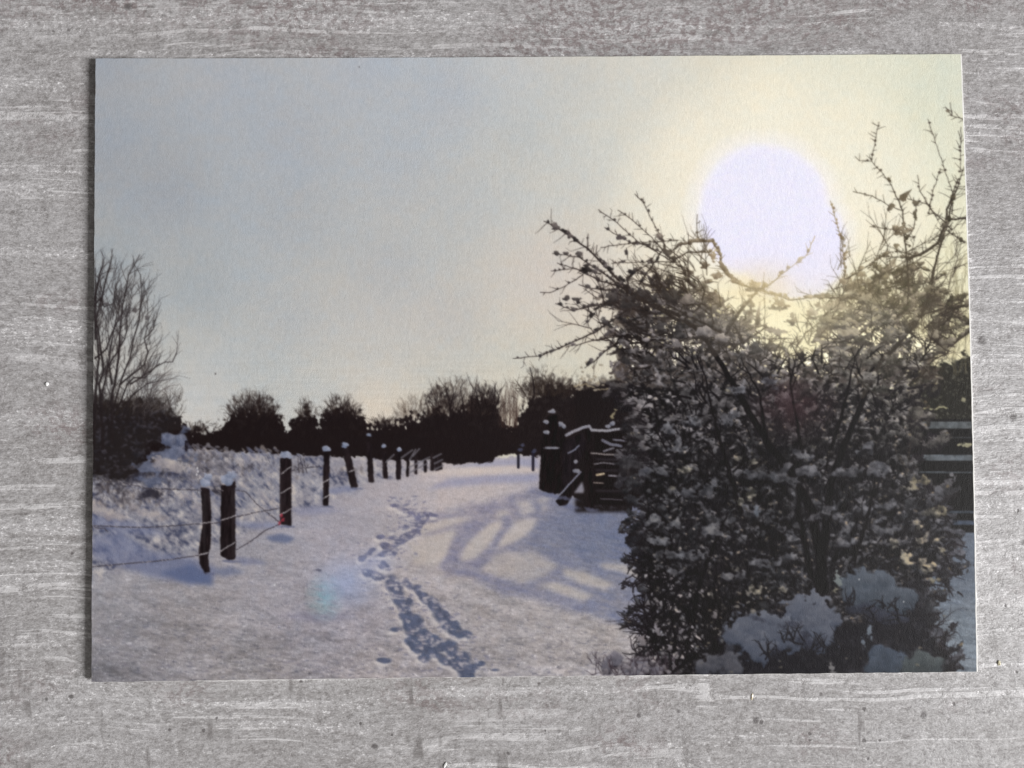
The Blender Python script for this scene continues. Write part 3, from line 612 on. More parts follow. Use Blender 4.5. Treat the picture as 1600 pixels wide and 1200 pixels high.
def paint_bush(px, py, rad):
    global img
    sunx, suny = 1220, 350
    def sunw(x, y, s=130): return math.exp(-(((x-sunx)/s)**2+((y-suny)/(s*.9))**2))
    def bark(x, y):   # ink colour of a twig there: paler and golden against the glare
        w = min(1, max(0, sunw(x, y, 120)*1.5-.35)); w2 = min(1, sunw(x, y, 210))*.8
        c = np.array([40, 33, 33])*(1-w2)+np.array([72, 62, 46])*w2
        if x > 1330: c = c*.8+np.array([90, 84, 60])*.2
        return c*(1-w)+np.array([196, 172, 118])*w
    def snowc(x, y):  # (lo, hi) colours of a clump there
        h = min(1, max(0, (y-470)/330.)); w = min(1, sunw(x, y, 190)*1.1); r = min(1, max(0, (x-1180)/200.))
        lo = np.array([62, 56, 57])*(1-h)+np.array([40, 39, 44])*h
        hi = np.array([130, 121, 118])*(1-h)+np.array([92, 92, 98])*h
        f_ = rng.choice([.62, .8, 1, 1.1]); lo = lo*f_; hi = hi*f_
        if y < 520 and x < 1170: lo = lo*.84; hi = hi*.82
        lo = lo+np.array([6, 6, -4])*r*(1-h); hi = hi+np.array([18, 17, 2])*r*(1-h)
        w = min(1, max(0, w*1.5-.4))
        lo = lo*(1-w)+np.array([128, 110, 88])*w; hi = hi*(1-w)+np.array([202, 187, 152])*w
        j = rng.uniform(.88, 1.12)
        return lo*j, hi*j
    env = [(1000, 1062), (1016, 1040), (1014, 985), (1020, 960), (1012, 930), (1008, 900), (1002, 870), (1008, 840), (1012, 800), (1002, 765), (1020, 720), (1006, 690), (1012, 650), (980, 620), (992, 590), (975, 560), (960, 530), (985, 500), (1010, 470), (1060, 450), (1090, 450), (1110, 480), (1150, 490),
           (1180, 530), (1230, 560), (1290, 545), (1310, 500), (1350, 470), (1400, 480), (1430, 520), (1470, 540), (1440, 580), (1420, 600), (1424, 640), (1418, 700), (1424, 760), (1450, 790), (1470, 800), (1478, 835), (1470, 880), (1440, 920), (1450, 980), (1480, 1030), (1495, 1062)]
    M = poly_mask(env)
    M = (np.clip(blur(M, 5)+fbm(24, 16, 301, 3)*.22+fbm(8, 7, 303, 2)*.16*(M*0+1), 0, 1) > .55).astype(np.float32)*(blur(M, 9) > .12)
    # solid dark heart, ragged with holes
    low = np.clip((py-520)/240, 0, 1)
    # density drops under the sun and at the left foot, where the snow behind shows between twigs
    dens = .60+.55*low-.55*np.exp(-((px-1225)/90)**2-((py-545)/55)**2)-.34*np.exp(-((px-1030)/45)**2-((py-985)/80)**2)-.2*np.exp(-((px-1370)/90)**2-((py-500)/50)**2)-.10*np.clip((px-1300)/150, 0, 1)-.30*np.clip((600-py)/70, 0, 1)-.28*np.exp(-((px-1040)/40)**2-((py-1010)/60)**2)-.18*np.clip((1030-px)/30, 0, 1)
    hn = fbm(9, 7, 201, 3); fn = fbm(4.5, 3.2, 211, 3, rot=.5); fn2 = fbm(6, 4, 213, 3, rot=-.5)
    Mb = blur(M, 6)
    # speckled ground of fine twigs and snow, seen against the sky at the top right
    tr = np.clip(1.15-rad(1375, 515, 125, 85), 0, 1)+np.clip(1.0-rad(1240, 575, 120, 45), 0, 1)+.8*np.clip(1.1-rad(1050, 520, 95, 75), 0, 1)
    tr = np.clip(tr*1.6, 0, 1)
    over((104, 94, 74), tr*np.clip(fn*1.7-.35, 0, 1)*.8); over((222, 212, 174), tr*np.clip(fn2*1.7-.45, 0, 1)*.8); over((58, 50, 44), tr*np.clip(hn*1.8-.8, 0, 1)*.8)
    for k in range(900):
        x = rng.uniform(985, 1500); y = rng.uniform(440, 620)
        if tr[int(y-OY), int(x-OX)] > .25: twigs(x, y, rng.choice([-.5, -2.6, -1.57, -1.1, -2.1])+rng.normal(0, .35), rng.uniform(8, 34), rng.uniform(.5, 1.1), 1, bark(x, y), .8, .2, .7)
    warm = np.exp(-((px-1290)/240)**2-((py-520)/120)**2)[..., None]
    dkc = np.array([32, 28, 30], np.float32)*(1-warm*.7)+np.array([98, 86, 62], np.float32)*warm*.7
    core = np.clip(Mb*1.3*np.clip((dens-.40+hn*.5)*3.2, 0, 1), 0, 1)
    fade = np.clip((py-575-NM*26)/95, 0, 1); core = core*fade
    over(dkc, core)
    grey = np.array([66, 65, 72], np.float32)*(1-warm)+np.array([140, 128, 98], np.float32)*warm
    over(grey, np.clip(fn2*1.8-.35, 0, 1)*np.clip(Mb*1.5-.3, 0, 1)*.85*fade)
    over((150, 138, 112), np.clip(fn*1.8-1.0, 0, 1)*np.clip(Mb*1.5-.5, 0, 1)*.8*fade)
    inside = lambda x, y: 0 <= int(y-OY) < CH and 0 <= int(x-OX) < CW and M[int(y-OY), int(x-OX)] > .5
    D = dens
    def rimc(x, y):
        if y < 620: c = np.array([224, 210, 168])
        else: c = np.array([172, 152, 124])
        if x < 1120 and y > 560: c = np.array([160, 149, 140])
        return c*rng.uniform(.45, 1.0)
    def snowy(x, y, ang, L, r, depth, sn):
        n = max(2, int(L/5)); st = L/n; pend = []
        for k in range(n):
            ang += rng.normal(0, .22)
            nx = x+math.cos(ang)*st; ny = y+math.sin(ang)*st; rr = r*(1-.6*k/n)
            c = bark(x, y)*rng.uniform(.75, 1.05) if y < 600 else np.array([29, 25, 28])*rng.uniform(.8, 1.3)
            seg(x, y, nx, ny, rr, rr, c, .93)
            if rng.rand() < sn: pend.append((x, y-rr, ang))
            if depth and rng.rand() < .5: snowy(nx, ny, ang+rng.choice([-1, 1])*rng.uniform(.4, 1.2), L*rng.uniform(.35, .6), r*.65, depth-1, sn)
            x, y = nx, ny
        for (bx_, by_, an) in pend:
            lo, hi = snowc(bx_, by_); s_ = rng.gamma(3.0, 1.35)+1; s_ = min(s_, 12)*(.8 if by_ < 600 else 1)
            if by_ > 860 and bx_ < 1180: s_ *= .6
            an = math.atan(math.tan(an))
            if by_ > 500 or rng.rand() < .3: blob(bx_-s_*.2, by_+s_*.35, s_*1.5, s_*.8, an*.7, (27, 24, 26) if by_ > 600 else (62, 54, 50), (40, 36, 38) if by_ > 600 else (84, 74, 68), 1.6, .7, a=.8 if by_ > 560 else .6)
            blob(bx_, by_-s_*.4, s_*rng.uniform(1.2, 2.5), s_*rng.uniform(.45, .8), an*.85, lo, hi, 1.5, .6, light=(.3, -.75), a=.95, tex=.45)
            if rng.rand() < .30:
                q_ = rng.uniform(.8, 2.2); blob(bx_+s_*rng.uniform(-.3, .8), by_-s_*rng.uniform(.6, 1.2), q_*1.5, q_, an*.7, rimc(bx_, by_)*.75, rimc(bx_, by_), 1.1, .6, a=.85)
    def arm(poly, n, a0, sp):
        A_ = poly_mask(poly); xs = [p[0] for p in poly]; ys = [p[1] for p in poly]
        for k in range(n):
            x = rng.uniform(min(xs), max(xs)); y = min(ys)+(max(ys)-min(ys))*rng.rand()
            if A_[int(y-OY), int(x-OX)] < .5: continue
            snowy(x, y, a0+rng.normal(0, sp), rng.uniform(16, 46), rng.uniform(.8, 2.2), 1, .7 if rng.rand() < .7 else .15)
            for _ in range(2): twigs(x, y, a0+rng.normal(0, .8), rng.uniform(14, 40), rng.uniform(.7, 1.3), 1, bark(x, y), .88, .2, .8)
            if rng.rand() < .5:
                c = rimc(x, y); blob(x+rng.normal(0, 9), y+rng.normal(0, 9), rng.uniform(1.4, 3.4), rng.uniform(1, 2), rng.normal(0, .5), c*.8, c*1.05, 1.2, .8, a=.85)
    arm([(1130, 560), (1090, 500), (1120, 470), (1160, 520), (1200, 580), (1290, 600), (1400, 590), (1400, 660), (1000, 660), (985, 600), (1010, 560)], 470, -1.6, .9)
    arm([(985, 585), (968, 535), (980, 480), (1020, 452), (1085, 440), (1125, 470), (1165, 545), (1180, 600), (1080, 620)], 115, -2.55, .45)
    arm([(1280, 600), (1285, 545), (1275, 500), (1320, 455), (1385, 425), (1440, 440), (1490, 480), (1505, 530), (1440, 580), (1400, 620)], 120, -.65, .5)
    for k in range(1150):
        x = rng.uniform(1000, 1475); y = 590+460*rng.rand()
        if not inside(x, y): continue
        if rng.rand() > D[int(y-OY), int(x-OX)]+.25: continue
        ang = math.atan2(y-980, (x-1250)*1.2)+rng.normal(0, .75)
        foot = y > 850 and x < 1180
        hi_ = y < 590
        snowy(x, y, ang, rng.uniform(18, 50), rng.uniform(.7, 1.6) if hi_ else rng.uniform(1, 2.8), 1, (.8 if rng.rand() < .6 else .2) if not foot else .22)
        if rng.rand() < .8 and y > 540:
            s_ = rng.uniform(3, 8); blob(x+rng.normal(0, 20), y+rng.normal(0, 20), s_*1.4, s_*.9, rng.normal(0, .8), (26, 22, 25), (38, 34, 38), 1.4, .8, a=.9)
        for j in range(2):
            cx_, cy_ = x+rng.normal(0, 18), y+rng.normal(0, 18)
            if inside(cx_, cy_) and (cy_ < 600 or rng.rand() < .7):
                q_ = rng.uniform(.7, 1.9); c = rimc(cx_, cy_); blob(cx_, cy_, q_*1.5, q_*.9, rng.normal(0, .6), c*.55, c, 1.5, .9, a=.75)
    gapn = fbm(22, 15, 221, 3, rot=.4); gap2 = fbm(7, 5, 223, 2, rot=-.6)
    lw = np.clip((py-540)/120, 0, 1)*Mb
    over((27, 24, 27), lw*np.clip(gapn*1.3+gap2*1.3-.35, 0, 1)*.85)
    for k in range(520):
        x = rng.uniform(990, 1475); y = 560+490*rng.rand()
        if inside(x, y):
            if rng.rand() < .6: twigs(x, y, math.atan2(y-980, (x-1250)*1.2)+rng.normal(0, .6), rng.uniform(14, 40), rng.uniform(.8, 2.2), 1, (27, 23, 26), .9, .25, .8)
            else:
                q_ = rng.uniform(.7, 1.9); c = rimc(x, y); blob(x, y, q_*1.6, q_, rng.normal(0, .6), c*.6, c, 1.2, .7, a=.8)
    # reddish haze of twigs in the middle, dark trunks
    over((54, 36, 40), np.clip(1-rad(1245, 640, 80, 62), 0, 1)*.55)
    dk = (24, 20, 22)
    for p, r in [([(1290, 960), (1286, 880), (1272, 800), (1240, 740), (1200, 690), (1170, 640), (1130, 570), (1095, 520), (1060, 492), (1010, 472), (975, 450)], 9), ([(1280, 930), (1290, 850), (1300, 760), (1320, 700), (1345, 640), (1372, 570), (1400, 545), (1432, 510), (1450, 480), (1462, 420)], 8),
                 ([(1270, 900), (1250, 800), (1255, 700), (1240, 620), (1235, 560)], 5), ([(1160, 800), (1130, 700), (1110, 620), (1096, 560)], 4), ([(1080, 1000), (1090, 930), (1110, 870), (1140, 800)], 6), ([(1120, 1010), (1128, 940), (1120, 880)], 4), ([(1330, 900), (1360, 800), (1380, 700)], 4),
                 ([(1300, 700), (1318, 650), (1330, 600), (1338, 560), (1332, 545)], 3.4), ([(1060, 1040), (1055, 980), (1040, 930)], 3), ([(1200, 690), (1190, 620), (1160, 560)], 3)]:
        q = resample(p, 9, 1.5); n = len(q)-1
        for i in range(n):
            ra = r*(1-.8*i/n)
            c = dk if q[i][1] > 560 else bark(*q[i])
            seg(q[i][0], q[i][1], q[i+1][0], q[i+1][1], ra, r*(1-.8*(i+1)/n), c, .93)
    # hand placed crown branches: (points, radius at the inner end, snow amount)
    B = [([(1060, 500), (1000, 466), (985, 455), (958, 428), (920, 390), (880, 362), (851, 346)], 3.0, .5), ([(985, 450), (960, 440), (940, 425), (905, 402), (864, 397)], 1.8, .6), ([(975, 450), (935, 438), (902, 421), (872, 412)], 1.6, .5), ([(940, 428), (895, 420), (862, 424)], 1, .2),
         ([(912, 430), (885, 447), (860, 458), (845, 457)], .9, .1), ([(1010, 490), (960, 472), (920, 480), (895, 485), (869, 475)], 2, .7), ([(1010, 485), (960, 455), (920, 450), (905, 445)], 2.4, .8), ([(920, 478), (925, 497), (913, 508)], .9, .7), ([(985, 482), (960, 500), (930, 520), (885, 540), (845, 557), (803, 560)], 1.8, .35), ([(1040, 532), (1005, 530), (975, 525), (940, 530), (885, 543)], 2, .4),
         ([(1010, 535), (965, 537), (945, 550), (930, 565), (915, 575)], 2.4, .5), ([(975, 525), (1000, 520), (1030, 528)], 3, .8), ([(1050, 408), (1020, 390), (1000, 380), (960, 345), (936, 328)], 1, .05), ([(1045, 402), (1020, 372), (990, 345), (967, 329)], .9, .05), ([(1000, 445), (1010, 430), (1030, 402), (1040, 385), (1020, 345), (1007, 318), (993, 304)], 1.3, .25), ([(1035, 395), (1005, 382), (990, 382), (965, 368), (946, 356)], .9, .5),
         ([(1060, 376), (1030, 378), (990, 380), (940, 387)], .8, .1), ([(1110, 395), (1075, 395), (1050, 410), (1000, 410), (957, 412)], 1.3, .3), ([(1092, 372), (1090, 350), (1091, 336)], .8, .1), ([(1150, 440), (1128, 418), (1128, 400), (1115, 378), (1090, 378), (1060, 385), (1040, 402)], 2.2, 1.3), ([(1070, 500), (1095, 480), (1102, 455), (1095, 440), (1070, 420), (1055, 400)], 1.8, .6),
         ([(1135, 520), (1160, 484), (1186, 455), (1205, 445)], 4.5, 1), ([(1205, 445), (1235, 420), (1262, 400), (1275, 370)], 1.1, .3), ([(1150, 442), (1190, 455), (1215, 462), (1240, 470), (1300, 462)], 1.8, 1), ([(1130, 520), (1090, 500), (1050, 480), (1030, 470)], 3, .8), ([(980, 435), (1015, 412), (1025, 398)], 1.4, .3), ([(918, 392), (920, 366)], .6, 0), ([(932, 398), (934, 384)], .6, 0), ([(980, 388), (982, 405)], .6, .1),
         ([(1110, 490), (1080, 470), (1050, 455), (1010, 430), (980, 425)], 1.6, .8), ([(1100, 450), (1080, 462), (1060, 470)], 2, 1), ([(1170, 530), (1200, 512), (1215, 520), (1225, 530)], 2, .9), ([(1150, 520), (1190, 530), (1240, 530)], 1, .4), ([(1195, 440), (1197, 480), (1196, 560)], .5, 0),
         ([(1420, 480), (1422, 440), (1419, 404), (1415, 370), (1413, 330), (1395, 290), (1378, 268), (1364, 253), (1345, 252), (1338, 246)], 1.8, .15), ([(1364, 251), (1370, 222), (1375, 192)], .8, .05), ([(1490, 335), (1492, 305), (1475, 255), (1452, 188)], .9, 0), ([(1420, 406), (1445, 396), (1467, 382), (1480, 350), (1482, 328), (1498, 295), (1509, 262)], 3.0, .05),
         ([(1412, 330), (1390, 322), (1365, 307), (1335, 300)], .8, .1), ([(1490, 360), (1450, 320), (1420, 312)], .8, 0), ([(1468, 345), (1440, 300), (1436, 275)], .6, 0), ([(1453, 335), (1460, 300), (1472, 265)], .8, 0), ([(1514, 342), (1490, 344), (1474, 352)], 2.4, .2), ([(1350, 620), (1375, 570), (1410, 532), (1440, 492), (1452, 470), (1462, 420), (1472, 385), (1485, 345), (1492, 300), (1500, 280)], 4.0, .4),
         ([(1320, 452), (1322, 420), (1318, 380), (1308, 345), (1300, 315)], 1, .7), ([(1318, 440), (1345, 425), (1370, 408), (1395, 395)], 1.6, .5), ([(1350, 470), (1372, 440), (1390, 415)], 2.2, .8), ([(1515, 478), (1480, 482), (1450, 490), (1430, 505), (1400, 530)], 2.6, .5), ([(1517, 518), (1480, 545), (1450, 562), (1410, 575), (1380, 560)], 3.4, 1.2), ([(1440, 480), (1465, 460), (1485, 452)], 2.6, .5),
         ([(1422, 480), (1400, 500), (1380, 510), (1350, 530)], 2.6, .6), ([(1404, 392), (1430, 400), (1412, 405)], 1, .1), ([(1419, 404), (1390, 402), (1370, 400)], .9, .1), ([(1416, 378), (1430, 358), (1434, 330), (1430, 310)], 1.2, .5), ([(1280, 466), (1330, 466), (1370, 470), (1400, 476)], 1.4, .7), ([(1508, 188), (1490, 182), (1480, 168)], 1, .1), ([(1490, 182), (1487, 162)], .6, .1), ([(1504, 224), (1500, 206)], .7, 0), ([(1503, 270), (1504, 200)], .6, 0),
         ([(1430, 372), (1400, 360), (1362, 355)], .6, 0), ([(1510, 380), (1480, 360)], .8, .1), ([(1495, 420), (1514, 412)], 1.1, .1), ([(1400, 700), (1420, 740), (1426, 690)], 1.2, .1), ([(1350, 600), (1400, 640), (1420, 660)], 2.2, 1.4)]
    for pts, r, sn in B:
        q = resample(pts, 6, .8); n = len(q)-1
        for i in range(n):
            ra = max(.55, .85*r*(1-.75*i/n)); rb = max(.55, .85*r*(1-.75*(i+1)/n)); x, y = q[i]
            seg(x, y, q[i+1][0], q[i+1][1], ra, rb, bark(x, y), .92 if y > 300 else .75)
            if rng.rand() < .62:
                ang = math.atan2(q[i+1][1]-y, q[i+1][0]-x)+rng.choice([-1, 1])*rng.uniform(.6, 1.3)
                twigs(x, y, ang, rng.uniform(4, 15) if r < 2 else rng.uniform(8, 28), .6, 1 if rng.rand() < .3 else 0, bark(x, y), .75, .2, .6)
            if rng.rand() < .28: blob(x+rng.uniform(-1, 1), y-1, 2, 1.7, 0, bark(x, y), bark(x, y)+30, 1, .4, a=.85)
            if rng.rand() < sn*.75:
                lo, hi = snowc(x, y); s = rng.uniform(2, 4.2)*(1+.25*(r > 2))
                s *= .8; blob(x+rng.uniform(-2, 2), y-ra-s*.35, s*rng.uniform(1, 1.7), s*.95, math.atan2(q[i+1][1]-y, q[i+1][0]-x), lo*.95, hi, 1, .45)
    # lumps sitting in the crown: x, y, rx, ry
    for (x, y, a, b) in [(868, 354, 5, 5), (890, 371, 4, 3), (905, 397, 6, 4), (955, 421, 5, 7), (917, 420, 6, 6), (887, 468, 5, 5), (902, 469, 7, 5), (925, 492, 6, 4), (945, 503, 6, 6), (971, 372, 6, 4), (1014, 384, 5, 4), (1030, 370, 6, 5), (1045, 395, 8, 7), (1052, 405, 7, 5),
                         (1055, 462, 14, 12), (1075, 470, 12, 12), (1022, 470, 12, 9), (975, 465, 16, 7), (955, 468, 10, 7), (1000, 460, 14, 8), (1030, 512, 16, 8), (985, 478, 12, 7), (1102, 415, 7, 6), (1118, 400, 6, 10), (1122, 432, 9, 7), (1180, 445, 13, 9), (1100, 520, 14, 9), (1130, 530, 10, 8), (1180, 548, 16, 11), (1060, 540, 14, 7), (1015, 560, 14, 7), (980, 565, 14, 6),
                         (1222, 475, 15, 8), (1210, 518, 16, 6), (1240, 500, 9, 8), (1270, 490, 8, 8), (1355, 466, 14, 8), (1368, 472, 12, 5), (1335, 446, 11, 6), (1342, 430, 9, 5), (1320, 440, 8, 5), (1324, 400, 4, 8), (1322, 385, 3, 5), (1411, 362, 12, 7), (1402, 358, 6, 5), (1402, 388, 5, 8), (1394, 324, 7, 5), (1433, 336, 3.5, 7), (1433, 318, 4, 4), (1414, 308, 6, 5), (1424, 384, 3, 3),
                         (1480, 352, 7, 4), (1452, 455, 6, 10), (1442, 462, 7, 6), (1330, 520, 18, 9), (1350, 530, 16, 8), (1310, 505, 14, 8), (1290, 500, 12, 7), (1400, 520, 16, 8), (1385, 530, 14, 7), (1460, 525, 14, 7), (1480, 535, 16, 7), (1470, 545, 14, 8), (1400, 565, 20, 8), (1430, 570, 16, 7), (1365, 565, 10, 7), (1500, 512, 8, 5), (1360, 590, 12, 8), (1380, 610, 14, 8)]:
        lo, hi = snowc(x, y)
        if y > 330 or x < 1300: blob(x, y, a*.85, b*.85, rng.normal(0, .3), lo, hi, 1.2, .75)
        else: blob(x, y, a, b, rng.normal(0, .8), (96, 88, 76), (128, 118, 98), 1, .5)
        if b > 6 and y > 440: blob(x, y+b*.9, a*.9, b*.35, 0, (40, 34, 34), (60, 52, 48), 1, .6, a=.7)
    over((100, 90, 74), poly_mask([(1408, 306), (1428, 296), (1420, 308), (1414, 317), (1407, 312)])*.9)
    for k in range(95):   # fine straight shoots standing out of the crown
        if rng.rand() < .5: x = rng.uniform(925, 1110); y = 470-(x-925)*.35+rng.uniform(-10, 50); a_ = -2.1+rng.normal(0, .4)
        else: x = rng.uniform(1300, 1505); y = rng.uniform(380, 500); a_ = -1.2+rng.normal(0, .45)
        twigs(x, y, a_, rng.uniform(22, 62), .75, 1, bark(x, y), .8, .05, .5)
    # glare bleeding over the branches nearest the sun
    over((222, 202, 156), np.clip(np.exp(-((px-1190)/62)**2-((py-450)/38)**2), 0, 1)*.5)
    over((240, 232, 194), np.clip(np.exp(-((px-1235)/120)**2-((py-500)/62)**2), 0, 1)*.36)
    over((205, 195, 152), np.clip(np.exp(-((px-1370)/120)**2-((py-470)/90)**2), 0, 1)*.2)
    over((222, 219, 236), np.clip(np.exp(-((px-1262)/34)**2-((py-425)/24)**2), 0, 1)*.5)
    for (x, y, a_, L) in [(1010, 575, -2.9, 50), (1005, 600, 3.1, 46), (1008, 640, -3.0, 34), (1010, 690, 2.9, 30), (1005, 560, -2.6, 48), (1012, 740, 3.3, 34), (1012, 820, 2.8, 30), (1015, 880, 3.4, 28), (1018, 985, 3.5, 40), (1450, 700, -.2, 30), (1465, 790, -.1, 40), (1468, 830, .2, 40), (1465, 870, .4, 44)]:
        snowy(x, y, a_, L, 1.9, 1, .6)
    for (x0, y0, x1, y1, n_, dirx) in [(1010, 470, 990, 560, 24, 3.5), (1010, 560, 1012, 800, 22, 3.3), (1014, 800, 1014, 1040, 46, 3.4), (1465, 780, 1475, 1040, 30, -.1), (1490, 470, 1440, 620, 26, -.5)]:
        for k in range(n_):
            t = rng.rand(); x = x0+(x1-x0)*t+rng.uniform(0, 16)*(1 if dirx > 2 else -1); y = y0+(y1-y0)*t
            twigs(x, y, dirx+rng.normal(0, .5), rng.uniform(14, 36), rng.uniform(.8, 1.5), 1, bark(x, y) if y < 600 else (28, 24, 27), .92, .2, .8)
            if rng.rand() < .4: lo, hi = snowc(x, y); blob(x+math.cos(dirx)*10, y-3, rng.uniform(3, 7), rng.uniform(2, 4), rng.normal(0, .3), lo, hi, 1.2, .6)
    for k in range(230):   # sunlit ground glimpsed between the stems at the foot
        x = rng.uniform(1012, 1185); y = rng.uniform(885, 1058)
        if rng.rand() < (x-1010)/260: continue
        c = np.array([150, 144, 149])*rng.uniform(.6, 1.02) if x < 1100 else np.array([140, 132, 120])*rng.uniform(.5, 1)
        blob(x, y, rng.uniform(1.2, 4.2), rng.uniform(1.2, 5), rng.normal(0, .6), c*.85, c, 1.2, .9, a=.88)
    for k in range(120): twigs(rng.uniform(1010, 1150), rng.uniform(900, 1056), -1.7+rng.normal(0, .6), rng.uniform(14, 44), rng.uniform(.9, 2.4), 1, (27, 23, 26), .95, .22, .8)
    # outlying twigs left and right of the thicket
    for (x, y, a, L) in [(1005, 880, 3.5, 28), (1010, 905, 2.6, 24), (1012, 990, 3.4, 26), (1030, 1000, 3.7, 60), (1020, 960, 3.2, 26), (1008, 930, 3.0, 16), (1005, 850, 3.3, 14), (1470, 850, .9, 40), (1478, 870, .8, 36), (1470, 900, .7, 34), (1455, 930, .1, 34), (1478, 905, 1.1, 30), (1450, 960, -.4, 24), (1478, 1010, -1.3, 28), (1488, 1045, -1.5, 34), (1500, 925, .4, 10)]:
        twigs(x, y, a+rng.normal(0, .1), L, 1.7, 1, (28, 24, 27), .95, .2, .8)
    for k in range(60): twigs(rng.uniform(1000, 1180), rng.uniform(880, 1050), rng.uniform(0, 6.28), rng.uniform(12, 32), rng.uniform(.9, 2), 1, (25, 21, 24), .9, .3, .9)
    BIG = True
    # bigger blue lumps in the shade of the thicket
    for (x, y, a, b) in [(1090, 768, 26, 9), (1075, 772, 18, 8), (1115, 755, 12, 8), (1108, 772, 10, 12), (1055, 700, 14, 11), (1045, 672, 12, 12), (1250, 715, 18, 12), (1230, 745, 24, 14), (1270, 740, 22, 12), (1185, 742, 22, 10), (1330, 740, 24, 12), (1370, 735, 18, 12), (1350, 700, 16, 9), (1160, 610, 16, 9), (1140, 660, 20, 9), (1200, 600, 18, 8), (1080, 660, 16, 8), (1075, 870, 32, 7), (1060, 895, 22, 6),
                         (1150, 900, 16, 9), (1190, 880, 22, 9), (1240, 840, 18, 8), (1120, 830, 18, 9), (1290, 800, 20, 9), (1400, 790, 16, 9), (1240, 870, 14, 7), (1320, 850, 16, 8), (1390, 830, 18, 9), (1060, 820, 15, 9), (1020, 812, 14, 8), (1030, 850, 13, 7), (1010, 740, 10, 8), (1035, 735, 14, 8)]:
        for j in range(3): blob(x+rng.normal(0, a*.4), y+rng.normal(0, b*.4), a*rng.uniform(.45, .8), b*rng.uniform(.5, .9), rng.normal(0, .5), (50, 50, 56), (94, 95, 102), 2.4, .7, a=.75, tex=.5)
        blob(x+rng.normal(0, 3), y+b, a*.7, b*.35, rng.normal(0, .3), (24, 21, 24), (32, 29, 33), 1.6, .7, a=.8)
    for (x, y, a, b) in [(1435, 760, 16, 10), (1445, 752, 9, 8), (1460, 800, 14, 9), (1472, 796, 8, 10), (1440, 845, 12, 8), (1425, 870, 9, 10), (1450, 885, 12, 9), (1418, 880, 10, 8), (1400, 850, 10, 7), (1466, 842, 8, 4), (1475, 860, 7, 4), (1460, 905, 9, 4), (1438, 820, 10, 7), (1185, 920, 9, 7), (1230, 922, 8, 6), (1350, 965, 9, 8), (1343, 975, 8, 4), (1170, 775, 12, 9), (1176, 770, 8, 7), (1068, 735, 12, 7), (1158, 715, 7, 4), (1182, 722, 9, 4), (1052, 762, 6, 4), (1275, 700, 4, 4)]:
        for j in range(3): blob(x+rng.normal(0, a*.4), y+rng.normal(0, b*.4), a*rng.uniform(.35, .7), b*rng.uniform(.35, .7), rng.normal(0, .6), (60, 57, 51), (134, 126, 108), 2.4, .7, light=(.5, -.7), tex=.7)
    over((74, 40, 46), np.clip(1-rad(1238, 628, 80, 55), 0, 1)*.42*np.clip(.6+NM, .2, 1))
    wb = (np.clip((py-630)/140, 0, 1)*np.clip(Mb*1.6-.3, 0, 1))[..., None]
    sb = np.stack([blur(img[..., k], 1) for k in range(3)], -1); img += (sb-img)*wb*.3
    big_ = fbm(60, 42, 501, 3)[..., None]
    img *= 1-wb*(.0+.24*np.clip(big_+.15, 0, 1))
    img += wb*np.clip(img-70, 0, 60)*np.array([.10, .03, -.10], np.float32)*np.clip(-big_*1.5+.3, 0, 1)*1.6
    mb = np.stack([blur(img[..., k], 9) for k in range(3)], -1)
    wl = (np.clip((py-440)/90, 0, 1)*np.clip(Mb*1.6-.25, 0, 1))[..., None]
    dl = (img-mb).mean(-1, keepdims=True); img += np.clip(dl*.5+1.5, -60, 60)*wl
    gl = img.mean(-1, keepdims=True); img += (gl*np.array([1.0, .985, 1.02], np.float32)-img)*wl*.35*(np.clip(gl-110, 0, 30) < 15)
    img = np.maximum(img, np.array([24, 20, 22], np.float32))
    # ---------- big snow cushions at the foot ----------
    def cushion(cs, lo, hi, sh):
        for (x, y, r) in cs: blob(x, y+3, r*1.05, r, 0, sh, sh, 2.5, .3)
        for (x, y, r) in cs: blob(x, y, r*1.08, r, 0, lo, hi, 5, .42, light=(.1, -.9), tex=.15)
        for (x, y, r) in cs:
            for j in range(7): blob(x+rng.normal(0, r*.4), y+rng.normal(0, r*.4), r*rng.uniform(.2, .4), r*rng.uniform(.15, .3), 0, lo, np.array(hi)*.97, 6, .3, a=.45, tex=.1)
    dk2 = np.clip(blur(poly_mask([(1130, 1020), (1200, 960), (1290, 930), (1320, 980), (1440, 900), (1470, 1062), (1120, 1062)]), 6), 0, 1)
    over((27, 25, 30), dk2*.8)
    cushion([(1262, 958, 32), (1292, 968, 24), (1168, 986, 30), (1205, 985, 28), (1236, 988, 28), (1146, 992, 16), (1190, 1010, 24), (1284, 990, 24)], (58, 63, 76), (96, 99, 109), (44, 47, 56))
    cushion([(1348, 918, 28), (1378, 922, 28), (1404, 940, 24), (1340, 930, 20), (1424, 930, 14)], (50, 56, 65), (86, 92, 102), (34, 37, 44))
    cushion([(1388, 1032, 24), (1410, 1042, 20), (1372, 1044, 16)], (42, 48, 57), (72, 80, 93), (29, 31, 37))
    cushion([(1440, 1036, 20), (1462, 1042, 16), (1424, 1044, 14)], (44, 48, 51), (78, 84, 86), (32, 34, 37))
    cushion([(1118, 1036, 18), (1140, 1030, 15), (1100, 1044, 12), (1150, 1044, 14)], (46, 47, 55), (90, 90, 96), (34, 34, 40))
    cushion([(962, 1030, 12), (950, 1040, 10), (1000, 1040, 13), (985, 1048, 10), (1028, 1046, 10)], (70, 68, 76), (122, 118, 126), (44, 40, 46))
